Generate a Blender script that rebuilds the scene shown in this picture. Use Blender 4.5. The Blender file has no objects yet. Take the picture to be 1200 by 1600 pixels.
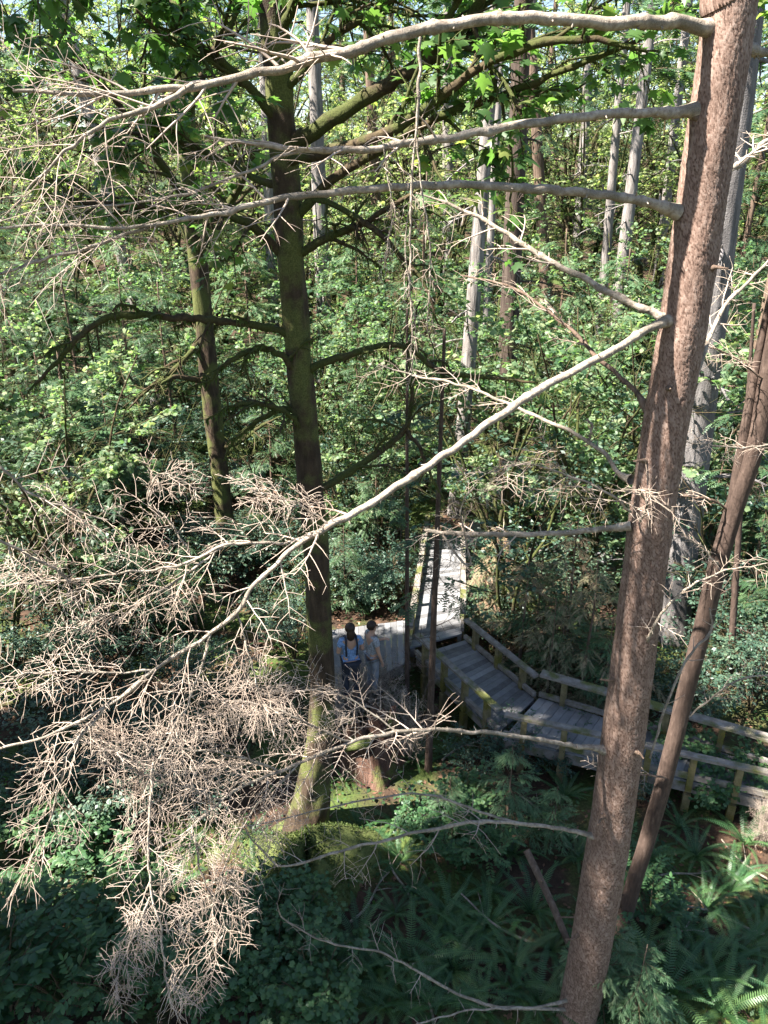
import bpy, bmesh, math
import numpy as np
from mathutils import Vector, Matrix

# ------------------------------------------------------------------ camera, sky, sun, exposure
S = bpy.context.scene
PITCH = math.radians(23.8); FPX = 1202.0; CH = 10.0
cam = bpy.data.cameras.new("Camera"); camo = bpy.data.objects.new("Camera", cam)
S.collection.objects.link(camo); S.camera = camo
camo.location = (0, 0, CH); camo.rotation_euler = (math.pi/2 - PITCH, 0, 0)
cam.angle = 2*math.atan(800/FPX); cam.clip_start = 0.05; cam.clip_end = 2000

SUN_EL, SUN_AZ = math.radians(52), math.radians(-106)      # azimuth measured from +Y towards +X
SUN_DIR = np.array([math.sin(SUN_AZ)*math.cos(SUN_EL), math.cos(SUN_AZ)*math.cos(SUN_EL), math.sin(SUN_EL)])
W = bpy.data.worlds.new("World"); S.world = W; W.use_nodes = True
nt = W.node_tree; bg = nt.nodes['Background']
sky = nt.nodes.new('ShaderNodeTexSky'); sky.sky_type = 'NISHITA'; sky.sun_disc = False
sky.sun_elevation = SUN_EL; sky.sun_rotation = SUN_AZ
sky.air_density = 1.0; sky.dust_density = 0.6; sky.ozone_density = 1.0
nt.links.new(sky.outputs[0], bg.inputs[0]); bg.inputs[1].default_value = 0.044
sl = bpy.data.lights.new("Sun", 'SUN'); slo = bpy.data.objects.new("Sun", sl); S.collection.objects.link(slo)
sl.energy = 5.0; sl.angle = math.radians(0.53); sl.color = (1.0, 0.94, 0.85)
slo.rotation_euler = Vector(-SUN_DIR).to_track_quat('-Z', 'Y').to_euler()
S.view_settings.view_transform = 'Standard'; S.view_settings.look = 'None'
S.view_settings.exposure = 2.7; S.view_settings.gamma = 1.0
S.render.engine = 'CYCLES'
cy = S.cycles
cy.max_bounces = 7; cy.diffuse_bounces = 4; cy.glossy_bounces = 2; cy.transmission_bounces = 4
cy.transparent_max_bounces = 4; cy.caustics_reflective = False; cy.caustics_refractive = False
cy.sample_clamp_indirect = 6.0
cy.use_denoising = True
try: cy.denoiser = 'OPENIMAGEDENOISE'
except Exception: pass
cy.use_adaptive_sampling = True; cy.adaptive_threshold = 0.02

rng = np.random.default_rng(7)
CP, SP = math.cos(PITCH), math.sin(PITCH)
def ray(px, py):
    u = (px-600)/FPX; v = (py-800)/FPX
    return np.array([u, CP - v*SP, -SP - v*CP])
CAM = np.array([0, 0, CH])
def AT(px, py, D):                       # the point seen at a pixel at ground distance D
    r = ray(px, py); return CAM + r*(D/r[1])
def GZ(px, py, z):                       # the point seen at a pixel at height z
    r = ray(px, py); return CAM + r*((z-CH)/r[2])
def project(p):
    q = np.asarray(p, float) - CAM
    d = q[1]*CP - q[2]*SP; v = -(q[1]*SP + q[2]*CP)
    if d < 0.1: return (9999, 9999, d)
    return (600 + FPX*q[0]/d, 800 + FPX*v/d, d)

# ------------------------------------------------------------------ ground shape
def smooth(a, b, x):
    t = np.clip((x-a)/(b-a), 0, 1); return t*t*(3-2*t)
def noise2(x, y, s=1.0, seed=0):
    r = np.random.default_rng(100+seed); o = 0
    for k in range(6):
        a = r.uniform(0, 6.28); f = s*(0.6+0.45*k); p = r.uniform(0, 6.28, 2)
        o = o + np.sin((x*math.cos(a)+y*math.sin(a))*f+p[0])*np.cos((y*math.cos(a)-x*math.sin(a))*f*0.8+p[1])/(1+0.6*k)
    return o/2.4
def H(x, y):
    x = np.asarray(x, float); y = np.asarray(y, float)
    z = 0.22*noise2(x, y, 0.35, 1) + 0.10*noise2(x, y, 1.3, 2) + 0.035*noise2(x, y, 4.0, 3)
    z = z - 0.35*np.exp(-((x-2)**2/9+(y-12.6)**2/3))
    z = z + 0.045*np.clip(y-17, 0, 40) + 0.15*np.clip(y-45, 0, 90) + 0.05*np.clip(-x-6, 0, 30)*smooth(10, 24, y)
    return z
def ground_at(px, py):
    r = ray(px, py); t = 1.0
    lo, hi = 1.0, 200.0
    for t in np.arange(4, 160, 0.25):
        p = CAM + r*t
        if p[2] < H(p[0], p[1]): return np.array([p[0], p[1], float(H(p[0], p[1]))])
    return CAM + r*100
def base_px(px, D):                      # a ground point at distance D on the vertical line through pixel column px (measured at its foot)
    z = 0.0; x = 0.0
    for _ in range(6):
        d = D*CP - (z-CH)*SP; x = (px-600)/FPX*d; z = float(H(x, D))
    return np.array([x, D, z])

# ------------------------------------------------------------------ mesh helpers
def mesh_of(name, V, faces, smooth_=None, tint=None):
    V = np.ascontiguousarray(V, np.float32)
    faces = [np.asarray(f, np.int32) for f in faces if len(f)]
    m = bpy.data.meshes.new(name)
    m.vertices.add(len(V)); m.vertices.foreach_set('co', V.ravel())
    li = np.concatenate([f.ravel() for f in faces])
    tot = np.concatenate([np.full(len(f), f.shape[1], np.int32) for f in faces])
    st = np.concatenate([[0], np.cumsum(tot)[:-1]]).astype(np.int32)
    m.loops.add(len(li)); m.loops.foreach_set('vertex_index', li)
    m.polygons.add(len(tot)); m.polygons.foreach_set('loop_start', st); m.polygons.foreach_set('loop_total', tot)
    if smooth_ is not None: m.polygons.foreach_set('use_smooth', np.full(len(tot), smooth_, bool))
    m.update(calc_edges=True)
    if tint is not None:
        a = m.attributes.new('tint', 'FLOAT', 'POINT'); a.data.foreach_set('value', np.ascontiguousarray(tint, np.float32))
    return m
def merge(*ms):                          # (V, faces, tint) triples
    V, F, T, o = [], {}, [], 0
    for v, f, t in ms:
        if len(v) == 0: continue
        V.append(v); T.append(t if t is not None else np.full(len(v), 0.5))
        for a in f:
            if len(a): F.setdefault(a.shape[1], []).append(np.asarray(a)+o)
        o += len(v)
    return np.concatenate(V), [np.concatenate(x) for x in F.values()], np.concatenate(T)
def link(name, data, parent=None):
    o = bpy.data.objects.new(name, data); S.collection.objects.link(o)
    if parent: o.parent = parent
    return o
def part(name, geo, mat, parent, origin=None, smooth_=None):
    V, F, T = geo
    if origin is not None: V = V - np.asarray(origin)
    m = mesh_of(name, V, F, smooth_, T); m.materials.append(mat)
    return link(name, m, parent)
def thing(name, loc, label=None, cat=None, group=None, rz=0.0):
    o = bpy.data.objects.new(name, None); S.collection.objects.link(o); o.empty_display_size = .2
    o.location = loc; o.rotation_euler = (0, 0, rz); tag(o, label, cat, group); return o
def tag(o, label=None, cat=None, group=None, kind=None):
    if label: o['label'] = label
    if cat: o['category'] = cat
    if group: o['group'] = group
    if kind: o['kind'] = kind
    return o
KIDS = {}
def copy_tree(root, loc, rz=0.0, sc=1.0, tilt=(0, 0)):
    c = root.copy(); S.collection.objects.link(c)
    for k in ('label', 'group'):
        if k in c: del c[k]
    c.location = loc; c.rotation_euler = (tilt[0], tilt[1], rz); c.scale = (sc, sc, sc) if np.isscalar(sc) else sc
    for ch in KIDS.setdefault(root.name, list(root.children)):
        d = ch.copy(); S.collection.objects.link(d); d.parent = c
        for g in KIDS.setdefault(ch.name, list(ch.children)):
            e = g.copy(); S.collection.objects.link(e); e.parent = d
    return c
def norm(a):
    return a/np.maximum(np.linalg.norm(a, axis=-1, keepdims=True), 1e-9)
def tubes(P, R, sides=4, bump=None, cap=True):
    """P (N,K,3) polylines, R (N,K) radii -> one triple"""
    P = np.asarray(P, float); R = np.asarray(R, float)
    if P.ndim == 2: P = P[None]; R = R[None]
    N, K, _ = P.shape
    if N == 0: return np.zeros((0, 3)), [], np.zeros(0)
    T = norm(np.gradient(P, axis=1))
    ov = norm(P[:, -1]-P[:, 0])
    ref = np.where(np.abs(ov[:, 2:3]) > 0.75, np.array([[1., 0.13, 0]]), np.array([[0.1, 0.12, 1.]]))
    A = norm(np.cross(T, ref[:, None, :])); B = np.cross(A, T)
    a = np.arange(sides)*2*math.pi/sides
    off = A[:, :, None, :]*np.cos(a)[None, None, :, None] + B[:, :, None, :]*np.sin(a)[None, None, :, None]
    RR = R[:, :, None]
    if bump is not None: RR = RR*(1+bump(P, a))
    V = P[:, :, None, :] + off*(RR[..., None] if RR.ndim == 3 else RR)
    idx = np.arange(N*K*sides).reshape(N, K, sides)
    i0 = idx[:, :-1, :]; i1 = idx[:, 1:, :]
    q = np.stack([i0, np.roll(i0, -1, 2), np.roll(i1, -1, 2), i1], -1).reshape(-1, 4)
    F = [q]
    if cap:
        c = idx[:, -1, :]
        if sides == 4: F.append(c.reshape(-1, 4))
        elif sides == 3: F.append(c.reshape(-1, 3))
        else: F.append(c.reshape(-1, sides))
    tint = np.repeat(rng.random(N), K*sides)
    return V.reshape(-1, 3), F, tint
def spline(pts, n):
    """Catmull-Rom through rows of any width, n samples, even in chord length"""
    p = np.asarray(pts, float)
    if len(p) == 2:
        return p[0]+(p[1]-p[0])*np.linspace(0, 1, n)[:, None]
    q = np.vstack([2*p[0]-p[1], p, 2*p[-1]-p[-2]])
    L = np.concatenate([[0], np.cumsum(np.linalg.norm(np.diff(p[:, :3], axis=0), axis=1))])
    out = []
    for s in np.linspace(0, L[-1], n):
        i = min(max(np.searchsorted(L, s, 'right')-1, 0), len(p)-2)
        t = (s-L[i])/max(L[i+1]-L[i], 1e-9)
        a, b, c, d = q[i], q[i+1], q[i+2], q[i+3]
        out.append(0.5*((2*b)+(-a+c)*t+(2*a-5*b+4*c-d)*t*t+(-a+3*b-3*c+d)*t**3))
    return np.array(out)
def lerp_poly(P, t):
    """P (N,K,3|none), t (N,M) in 0..1 -> points (N,M,3), tangents"""
    N, K = P.shape[:2]
    f = np.clip(t, 0, 0.9999)*(K-1); i = f.astype(int); w = (f-i)[..., None]
    n = np.arange(N)[:, None]
    a, b = P[n, i], P[n, i+1]
    return a*(1-w)+b*w, norm(b-a)
def grow(P, R, M, length, ang=0.9, t0=0.12, t1=1.0, plane=None, K=5, droop=0.0, fwd=0.5, jit=0.12, taper=0.6, rr=0.55, rmin=0.0012, up=0.0, spread=0.25, rend=0.55):
    """side twigs on every polyline of P, alternating in the plane of each"""
    N = len(P)
    if N == 0: return np.zeros((0, K, 3)), np.zeros((0, K)), np.zeros((0, 3))
    if plane is None: plane = np.tile(np.array([0, 0, 1.]), (N, 1))
    t = np.linspace(t0, t1, M, endpoint=False)[None, :]+rng.uniform(0, (t1-t0)/M, (N, M))
    base, tan = lerp_poly(P, t)
    Lp = np.linalg.norm(np.diff(P, axis=1), axis=2).sum(1)
    side = np.where(np.arange(M)[None, :] % 2 == 0, 1., -1.)*np.where(rng.random((N, 1)) < .5, 1, -1)
    pl = plane[:, None, :]+rng.normal(0, spread, (N, M, 3))
    sv = norm(np.cross(tan, pl))*side[..., None]
    a = ang+rng.normal(0, 0.18, (N, M))
    d = tan*np.cos(a)[..., None]+sv*np.sin(a)[..., None]+np.array([0, 0, up])
    d = norm(d)
    Ln = (length if np.isscalar(length) else np.asarray(length)[:, None])*(1-taper*t)*rng.uniform(0.55, 1.25, (N, M))
    out = np.zeros((N, M, K, 3)); out[:, :, 0] = base
    cur = d
    for k in range(1, K):
        cur = norm(cur+tan*fwd/(K)+np.array([0, 0, -droop])/(K)+rng.normal(0, jit, (N, M, 3)))
        out[:, :, k] = out[:, :, k-1]+cur*(Ln/(K-1))[..., None]
    rb, _ = lerp_poly(R[..., None], t)
    r0 = np.maximum(rb[..., 0]*rr, rmin)
    rad = r0[..., None]*np.linspace(1, rend, K)[None, None, :]
    rad = np.maximum(rad, rmin*0.6)
    n2 = norm(np.cross(sv, tan)*side[..., None]); n2 = np.where((n2[..., 2:3]*pl[..., 2:3]) < 0, -n2, n2)
    return out.reshape(-1, K, 3), rad.reshape(-1, K), n2.reshape(-1, 3)
def frames(nrm, d):
    d = norm(d); x = norm(np.cross(d, nrm)); z = np.cross(x, d)
    return np.stack([x, d, z], -1)       # columns
def place(tpl, pos, nrm, d, size, tint=None):
    tv, tf = tpl; N = len(pos); T = len(tv)
    Rm = frames(nrm, d)
    s = np.asarray(size); s = s[:, None] if s.ndim == 1 else s
    loc = tv[None]*(s[:, :, None] if s.shape[1] == 1 else s[:, None, :])
    V = np.einsum('nij,ntj->nti', Rm, loc)+pos[:, None, :]
    o = (np.arange(N)*T)[:, None, None]
    F = [(f[None]+o).reshape(-1, f.shape[1]) for f in tf]
    if tint is None: tint = rng.random(N)
    return V.reshape(-1, 3), F, np.repeat(tint, T)

# ------------------------------------------------------------------ leaf shapes (unit length, tip along +Y)
def fan(pts, c):
    p = np.array(pts+[(-x, y) for x, y in reversed(pts[1:-1])], float); n = len(p)
    v = np.vstack([p, [c]]); z = -0.28*np.abs(v[:, 0])-0.12*v[:, 1]**2
    f = np.array([[i, (i+1) % n, n] for i in range(n)])
    return np.column_stack([v, z]), [f]
MAPLE = fan([(0, 0.0), (.30, -.10), (.24, .12), (.58, .16), (.36, .34), (.50, .62), (.2, .52), (0, 1.0)], (0, .3))
MAPLE_LO = fan([(0, 0), (.5, .08), (.28, .3), (.45, .6), (0, 1)], (0, .35))
OVATE = (np.array([[0, 0, 0], [.24, .35, -.07], [.2, .7, -.1], [0, 1, -.15], [-.2, .7, -.1], [-.24, .35, -.07], [0, .5, 0]], float),
         [np.array([[0, 1, 6], [1, 2, 6], [2, 3, 6], [3, 4, 6], [4, 5, 6], [5, 0, 6]])])
OVATE_LO = (np.array([[0, 0, 0], [.27, .45, -.08], [0, 1, -.12], [-.27, .45, -.08]], float), [np.array([[0, 1, 2], [0, 2, 3]])])
def needle_spray(pairs=8, w=0.035, ln=0.22, two=True):
    v, f = [], []
    for i in range(pairs):
        y = 0.06+0.86*i/pairs
        l = ln*(1-0.65*(i/pairs)**1.5)
        for sx in (1, -1):
            b = len(v); v += [(0, y, 0), (0, y+w*1.6, 0.004), (sx*l, y+0.10, -0.04)]
            f.append((b, b+1, b+2) if sx > 0 else (b, b+2, b+1))
    b = len(v); v += [(-.012, 0, 0), (.012, 0, 0), (0, 1.02, -.05)]; f.append((b, b+1, b+2))
    return np.array(v, float), [np.array(f)]
SPRAY = needle_spray(9, 0.045, 0.2)
SPRAY_LO = needle_spray(5, 0.085, 0.26)

# ------------------------------------------------------------------ materials
def nodes(name):
    m = bpy.data.materials.new(name); m.use_nodes = True; t = m.node_tree; t.nodes.clear()
    o = t.nodes.new('ShaderNodeOutputMaterial'); return m, t, o
def N(t, kind, **kw):
    n = t.nodes.new(kind)
    for k, v in kw.items():
        if hasattr(n, k): setattr(n, k, v)
        else: n.inputs[k].default_value = v
    return n
def ramp(t, fac, stops):
    r = t.nodes.new('ShaderNodeValToRGB'); e = r.color_ramp.elements
    while len(e) < len(stops): e.new(0.5)
    for el, (p, c) in zip(e, stops): el.position = p; el.color = (*c, 1)
    t.links.new(fac, r.inputs[0]); return r.outputs[0]
def leaf_mat(name, stops, trans=0.45, rough=0.45, spec=0.4, tcol=None, objvar=0.5):
    m, t, o = nodes(name); L = t.links.new
    at = N(t, 'ShaderNodeAttribute', attribute_name='tint')
    oi = N(t, 'ShaderNodeObjectInfo')
    mx = N(t, 'ShaderNodeMath', operation='MULTIPLY_ADD'); L(oi.outputs['Random'], mx.inputs[0]); mx.inputs[1].default_value = objvar
    L(at.outputs['Fac'], mx.inputs[2])
    sb = N(t, 'ShaderNodeMath', operation='SUBTRACT'); L(mx.outputs[0], sb.inputs[0]); sb.inputs[1].default_value = objvar/2
    col = ramp(t, sb.outputs[0], stops)
    p = N(t, 'ShaderNodeBsdfPrincipled'); L(col, p.inputs['Base Color']); p.inputs['Roughness'].default_value = rough
    p.inputs['Specular IOR Level'].default_value = spec
    tr = N(t, 'ShaderNodeBsdfTranslucent')
    hs = N(t, 'ShaderNodeMix', data_type='RGBA', blend_type='MULTIPLY'); hs.inputs[0].default_value = 1.0
    L(col, hs.inputs[6]); hs.inputs[7].default_value = (*(tcol or (1.45, 1.6, 0.85)), 1); L(hs.outputs[2], tr.inputs[0])
    ms = N(t, 'ShaderNodeMixShader'); ms.inputs[0].default_value = trans
    L(p.outputs[0], ms.inputs[1]); L(tr.outputs[0], ms.inputs[2]); L(ms.outputs[0], o.inputs[0])
    return m
def bark_mat(name, stops, scale=(18, 18, 5), bump=0.5, moss=None, moss_amt=0.5, dist=0.02, rough=0.85, fine=40, kind='noise', moss_scale=2.2):
    m, t, o = nodes(name); L = t.links.new
    tc = N(t, 'ShaderNodeTexCoord'); mp = N(t, 'ShaderNodeMapping'); L(tc.outputs['Object'], mp.inputs[0]); mp.inputs['Scale'].default_value = scale
    n1 = N(t, 'ShaderNodeTexNoise'); n1.inputs['Scale'].default_value = 1; n1.inputs['Detail'].default_value = 6; L(mp.outputs[0], n1.inputs[0])
    hgt = n1.outputs[0]
    if kind == 'tint':
        at = N(t, 'ShaderNodeAttribute', attribute_name='tint'); ma = N(t, 'ShaderNodeMath', operation='MULTIPLY_ADD'); L(at.outputs['Fac'], ma.inputs[0]); ma.inputs[1].default_value = .55; hf = N(t, 'ShaderNodeMath', operation='MULTIPLY'); L(n1.outputs[0], hf.inputs[0]); hf.inputs[1].default_value = .5; L(hf.outputs[0], ma.inputs[2]); hgt = ma.outputs[0]
    if kind == 'scale':
        wp = N(t, 'ShaderNodeVectorMath', operation='MULTIPLY_ADD'); L(n1.outputs['Color'], wp.inputs[0]); wp.inputs[1].default_value = (1.6, 1.6, 1.6); L(mp.outputs[0], wp.inputs[2])
        vo = N(t, 'ShaderNodeTexVoronoi', feature='DISTANCE_TO_EDGE'); vo.inputs['Scale'].default_value = 1.0; L(wp.outputs[0], vo.inputs[0])
        vc = N(t, 'ShaderNodeTexVoronoi'); L(wp.outputs[0], vc.inputs[0]); vc.inputs['Scale'].default_value = 1.0
        sm = N(t, 'ShaderNodeMapRange'); L(vo.outputs[0], sm.inputs[0]); sm.inputs[2].default_value = 0.16; sm.inputs[3].default_value = 0.45
        mm = N(t, 'ShaderNodeMath', operation='MULTIPLY_ADD'); L(vc.outputs['Color'], mm.inputs[0]); mm.inputs[1].default_value = 0.45; L(sm.outputs[0], mm.inputs[2])
        ad = N(t, 'ShaderNodeMath', operation='MULTIPLY_ADD'); L(n1.outputs[0], ad.inputs[0]); ad.inputs[1].default_value = 0.8; L(mm.outputs[0], ad.inputs[2])
        hf = N(t, 'ShaderNodeMath', operation='MULTIPLY'); L(ad.outputs[0], hf.inputs[0]); hf.inputs[1].default_value = 0.5
        hgt = hf.outputs[0]
    n2 = N(t, 'ShaderNodeTexNoise'); n2.inputs['Scale'].default_value = fine; n2.inputs['Detail'].default_value = 4; L(tc.outputs['Object'], n2.inputs[0])
    n3 = N(t, 'ShaderNodeTexNoise'); n3.inputs['Scale'].default_value = 1.1; n3.inputs['Detail'].default_value = 3; L(tc.outputs['Object'], n3.inputs[0])
    mixh = N(t, 'ShaderNodeMath', operation='MULTIPLY_ADD'); L(n2.outputs[0], mixh.inputs[0]); mixh.inputs[1].default_value = 0.35; L(hgt, mixh.inputs[2])
    mo = N(t, 'ShaderNodeMath', operation='MULTIPLY_ADD'); L(n3.outputs[0], mo.inputs[0]); mo.inputs[1].default_value = 0.3; L(mixh.outputs[0], mo.inputs[2])
    sb = N(t, 'ShaderNodeMath', operation='SUBTRACT'); L(mo.outputs[0], sb.inputs[0]); sb.inputs[1].default_value = 0.32
    col = ramp(t, sb.outputs[0], stops)
    if moss:
        n4 = N(t, 'ShaderNodeTexNoise'); n4.inputs['Scale'].default_value = moss_scale; n4.inputs['Detail'].default_value = 5; L(tc.outputs['Object'], n4.inputs[0])
        mr = N(t, 'ShaderNodeMapRange'); L(n4.outputs[0], mr.inputs[0]); mr.inputs[1].default_value = 0.62-moss_amt*0.4; mr.inputs[2].default_value = 0.74-moss_amt*0.4
        mcol = ramp(t, n2.outputs[0], [(0.3, tuple(c*0.55 for c in moss)), (0.55, moss), (0.75, tuple(min(c*1.35, 1) for c in moss))])
        mx = N(t, 'ShaderNodeMix', data_type='RGBA'); L(mr.outputs[0], mx.inputs[0]); L(col, mx.inputs[6]); L(mcol, mx.inputs[7]); col = mx.outputs[2]
    p = N(t, 'ShaderNodeBsdfPrincipled'); L(col, p.inputs['Base Color']); p.inputs['Roughness'].default_value = rough; p.inputs['Specular IOR Level'].default_value = 0.2
    b = N(t, 'ShaderNodeBump'); b.inputs['Strength'].default_value = bump; b.inputs['Distance'].default_value = dist
    L(mixh.outputs[0], b.inputs['Height']); L(b.outputs[0], p.inputs['Normal']); L(p.outputs[0], o.inputs[0])
    return m
def plain_mat(name, col, rough=0.7, var=0.3, scale=6):
    m, t, o = nodes(name); L = t.links.new
    tc = N(t, 'ShaderNodeTexCoord'); n = N(t, 'ShaderNodeTexNoise'); n.inputs['Scale'].default_value = scale; n.inputs['Detail'].default_value = 5; L(tc.outputs['Object'], n.inputs[0])
    c = ramp(t, n.outputs[0], [(0.3, tuple(x*(1-var) for x in col)), (0.7, tuple(min(1, x*(1+var)) for x in col))])
    p = N(t, 'ShaderNodeBsdfPrincipled'); L(c, p.inputs['Base Color']); p.inputs['Roughness'].default_value = rough; p.inputs['Specular IOR Level'].default_value = 0.25; L(p.outputs[0], o.inputs[0])
    return m

M = {}
M['maple_leaf'] = leaf_mat('maple_leaf', [(0, (.050, .105, .035)), (.5, (.085, .165, .050)), (.85, (.12, .20, .06)), (1, (.19, .22, .07))], 0.6, .4, .4)
M['vine_leaf'] = leaf_mat('vine_leaf', [(0, (.050, .105, .056)), (.45, (.115, .19, .095)), (.85, (.19, .26, .135)), (1, (.26, .30, .17))], 0.55, .5, .4)
M['sun_leaf'] = leaf_mat('sun_leaf', [(0, (0.095, 0.150, 0.065)), (.5, (0.189, 0.250, 0.110)), (.85, (0.273, 0.320, 0.155)), (1, (0.347, 0.350, 0.190))], 0.55, .5, .4)  # far crowns: leaf colour lifted to stand in for strong sun
M['shrub_leaf'] = leaf_mat('shrub_leaf', [(0, (0.022, 0.053, 0.038)), (.6, (0.050, 0.098, 0.065)), (1, (0.099, 0.145, 0.090))], 0.35, .45, .45)
M['pale_leaf'] = leaf_mat('pale_leaf', [(0, (0.036, 0.086, 0.038)), (.6, (0.060, 0.131, 0.051)), (1, (0.096, 0.164, 0.064))], 0.4, .45, .4)
M['needle'] = leaf_mat('needle', [(0, (.022, .055, .024)), (.6, (.045, .095, .040)), (1, (.08, .135, .06))], 0.3, .5, .35, (1.3, 1.4, .7))
M['needle_pale'] = leaf_mat('needle_pale', [(0, (.045, .105, .045)), (.6, (.085, .16, .075)), (1, (.14, .20, .10))], 0.3, .5, .35, (1.2, 1.3, .8))
M['needle_dry'] = leaf_mat('needle_dry', [(0, (.10, .11, .06)), (.4, (.20, .19, .11)), (.8, (.30, .25, .16)), (1, (.30, .19, .13))], 0.3, .7, .2, (1.1, 1, .9))
M['fern'] = leaf_mat('fern', [(0, (0.026, 0.075, 0.031)), (.6, (0.050, 0.121, 0.041)), (1, (0.102, 0.172, 0.060))], 0.35, .42, .45, (1.5, 1.5, .7))
M['moss_leaf'] = leaf_mat('moss_leaf', [(0, (0.033, 0.051, 0.014)), (.5, (0.066, 0.092, 0.028)), (1, (0.094, 0.122, 0.049))], .4, .8, .1)
M['litter'] = leaf_mat('litter', [(0, (0.035, 0.020, 0.013)), (.5, (0.098, 0.052, 0.032)), (1, (0.196, 0.112, 0.070))], 0.1, .8, .2, (1, 1, 1))
M['cover'] = leaf_mat('cover', [(0, (0.022, 0.056, 0.019)), (.6, (0.038, 0.090, 0.026)), (1, (0.068, 0.128, 0.034))], 0.35, .5, .4)
M['fir_bark'] = bark_mat('fir_bark', [(0.15, (0.035, 0.017, 0.012)), (.4, (0.095, 0.059, 0.045)), (.62, (0.162, 0.107, 0.084)), (.9, (0.246, 0.181, 0.151))], (30, 30, 12), .6, None, 0, .008, .85, 110, 'tint')
M['lean_bark'] = bark_mat('lean_bark', [(0.2, (0.030, 0.020, 0.016)), (.6, (0.072, 0.049, 0.039)), (.95, (0.145, 0.106, 0.087))], (30, 30, 7), .7, None, 0, .012)
M['mossy_bark'] = bark_mat('mossy_bark', [(0.2, (0.016, 0.011, 0.008)), (.6, (0.052, 0.036, 0.024)), (.95, (0.117, 0.084, 0.059))], (14, 14, 4), .8, (.080, .088, .028), .42, .03, .9, 60)
M['moss'] = bark_mat('moss', [(0.1, (0.042, 0.031, 0.018)), (.35, (0.056, 0.066, 0.021)), (.6, (0.091, 0.109, 0.034)), (.9, (0.140, 0.156, 0.064))], (9, 9, 9), 1.0, None, 0, .04, .95, 90)
M['limb_moss'] = bark_mat('limb_moss', [(0.2, (.02, .014, .01)), (.6, (.055, .04, .022)), (.95, (.12, .09, .05))], (20, 20, 20), .8, (.048, .056, .016), .5, .02, .95, 70)
M['grey_bark'] = bark_mat('grey_bark', [(0.15, (0.045, 0.041, 0.038)), (.45, (0.153, 0.135, 0.126)), (.9, (0.324, 0.297, 0.279))], (16, 16, 2.2), .9, None, 0, .03)
M['dark_bark'] = bark_mat('dark_bark', [(0.15, (.018, .013, .011)), (.5, (.055, .04, .032)), (.9, (.11, .085, .068))], (16, 16, 2.2), .9, None, 0, .03)  # darker copy of the brown bark, with the trunk's shade in its colour
M['shade_bark'] = bark_mat('shade_bark', [(0.15, (.045, .042, .042)), (.5, (.12, .11, .108)), (.9, (.22, .205, .20))], (14, 14, 2.0), .9, None, 0, .03)  # grey bark darkened for a trunk in shade
M['brown_bark'] = bark_mat('brown_bark', [(0.15, (.035, .025, .02)), (.5, (.11, .075, .055)), (.9, (.20, .15, .115))], (16, 16, 2.2), .9, None, 0, .03)
M['dead_wood'] = bark_mat('dead_wood', [(0.1, (0.076, 0.053, 0.038)), (.38, (0.190, 0.152, 0.118)), (.58, (0.289, 0.247, 0.201)), (.9, (0.380, 0.342, 0.293))], (26, 26, 26), .9, (.17, .145, .115), .34, .012, .85, 150, 'noise', 6.0)
M['twig'] = bark_mat('twig', [(0.15, (0.123, 0.088, 0.067)), (.42, (0.305, 0.239, 0.191)), (.85, (0.435, 0.367, 0.309))], (4, 4, 4), .2, None, 0, .002, .8, 60)
M['green_twig'] = plain_mat('green_twig', (.075, .055, .03), .8)
M['old_plank'] = bark_mat('old_plank', [(0.1, (0.048, 0.046, 0.046)), (.5, (0.124, 0.123, 0.127)), (.9, (0.208, 0.207, 0.212))], (7, 7, 7), .15, None, 0, .004, .8, 60, 'tint')
M['rail_wood'] = bark_mat('rail_wood', [(0.1, (0.064, 0.052, 0.044)), (.5, (0.160, 0.140, 0.124)), (.9, (0.272, 0.248, 0.232))], (8, 8, 8), .4, (.09, .095, .03), .25, .006, .85, 60)
M['post_wood'] = bark_mat('post_wood', [(0.1, (.07, .055, .03)), (.5, (.14, .115, .06)), (.9, (.24, .2, .11))], (10, 10, 10), .5, (.12, .105, .025), .38, .006, .85, 60)
M['rot'] = bark_mat('rot', [(0.1, (0.035, 0.015, 0.010)), (.5, (0.105, 0.059, 0.043)), (.9, (0.196, 0.126, 0.098))], (14, 14, 3), 1.0, (.09, .12, .03), .18, .04, .95, 60)
M['ground'] = bark_mat('ground', [(0.1, (0.013, 0.008, 0.006)), (.5, (0.042, 0.026, 0.017)), (.9, (0.105, 0.059, 0.038))], (3, 3, 3), .8, (.05, .072, .018), .42, .04, .95, 24, 'noise', 0.7)
M['skin'] = plain_mat('skin', (0.385, 0.231, 0.168), .55, .08); M['hair'] = plain_mat('hair', (.03, .018, .013), .5)
M['blue_shirt'] = plain_mat('blue_shirt', (0.154, 0.252, 0.434), .8, .45, 30); M['dark_cloth'] = plain_mat('dark_cloth', (.025, .028, .04), .8)
M['grey_cloth'] = plain_mat('grey_cloth', (0.252, 0.266, 0.294), .8, .5, 30); M['trouser'] = plain_mat('trouser', (0.154, 0.168, 0.196), .8)
M['shoe'] = plain_mat('shoe', (.05, .05, .05), .6); M['eye'] = plain_mat('eye', (.02, .015, .01), .3)

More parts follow.
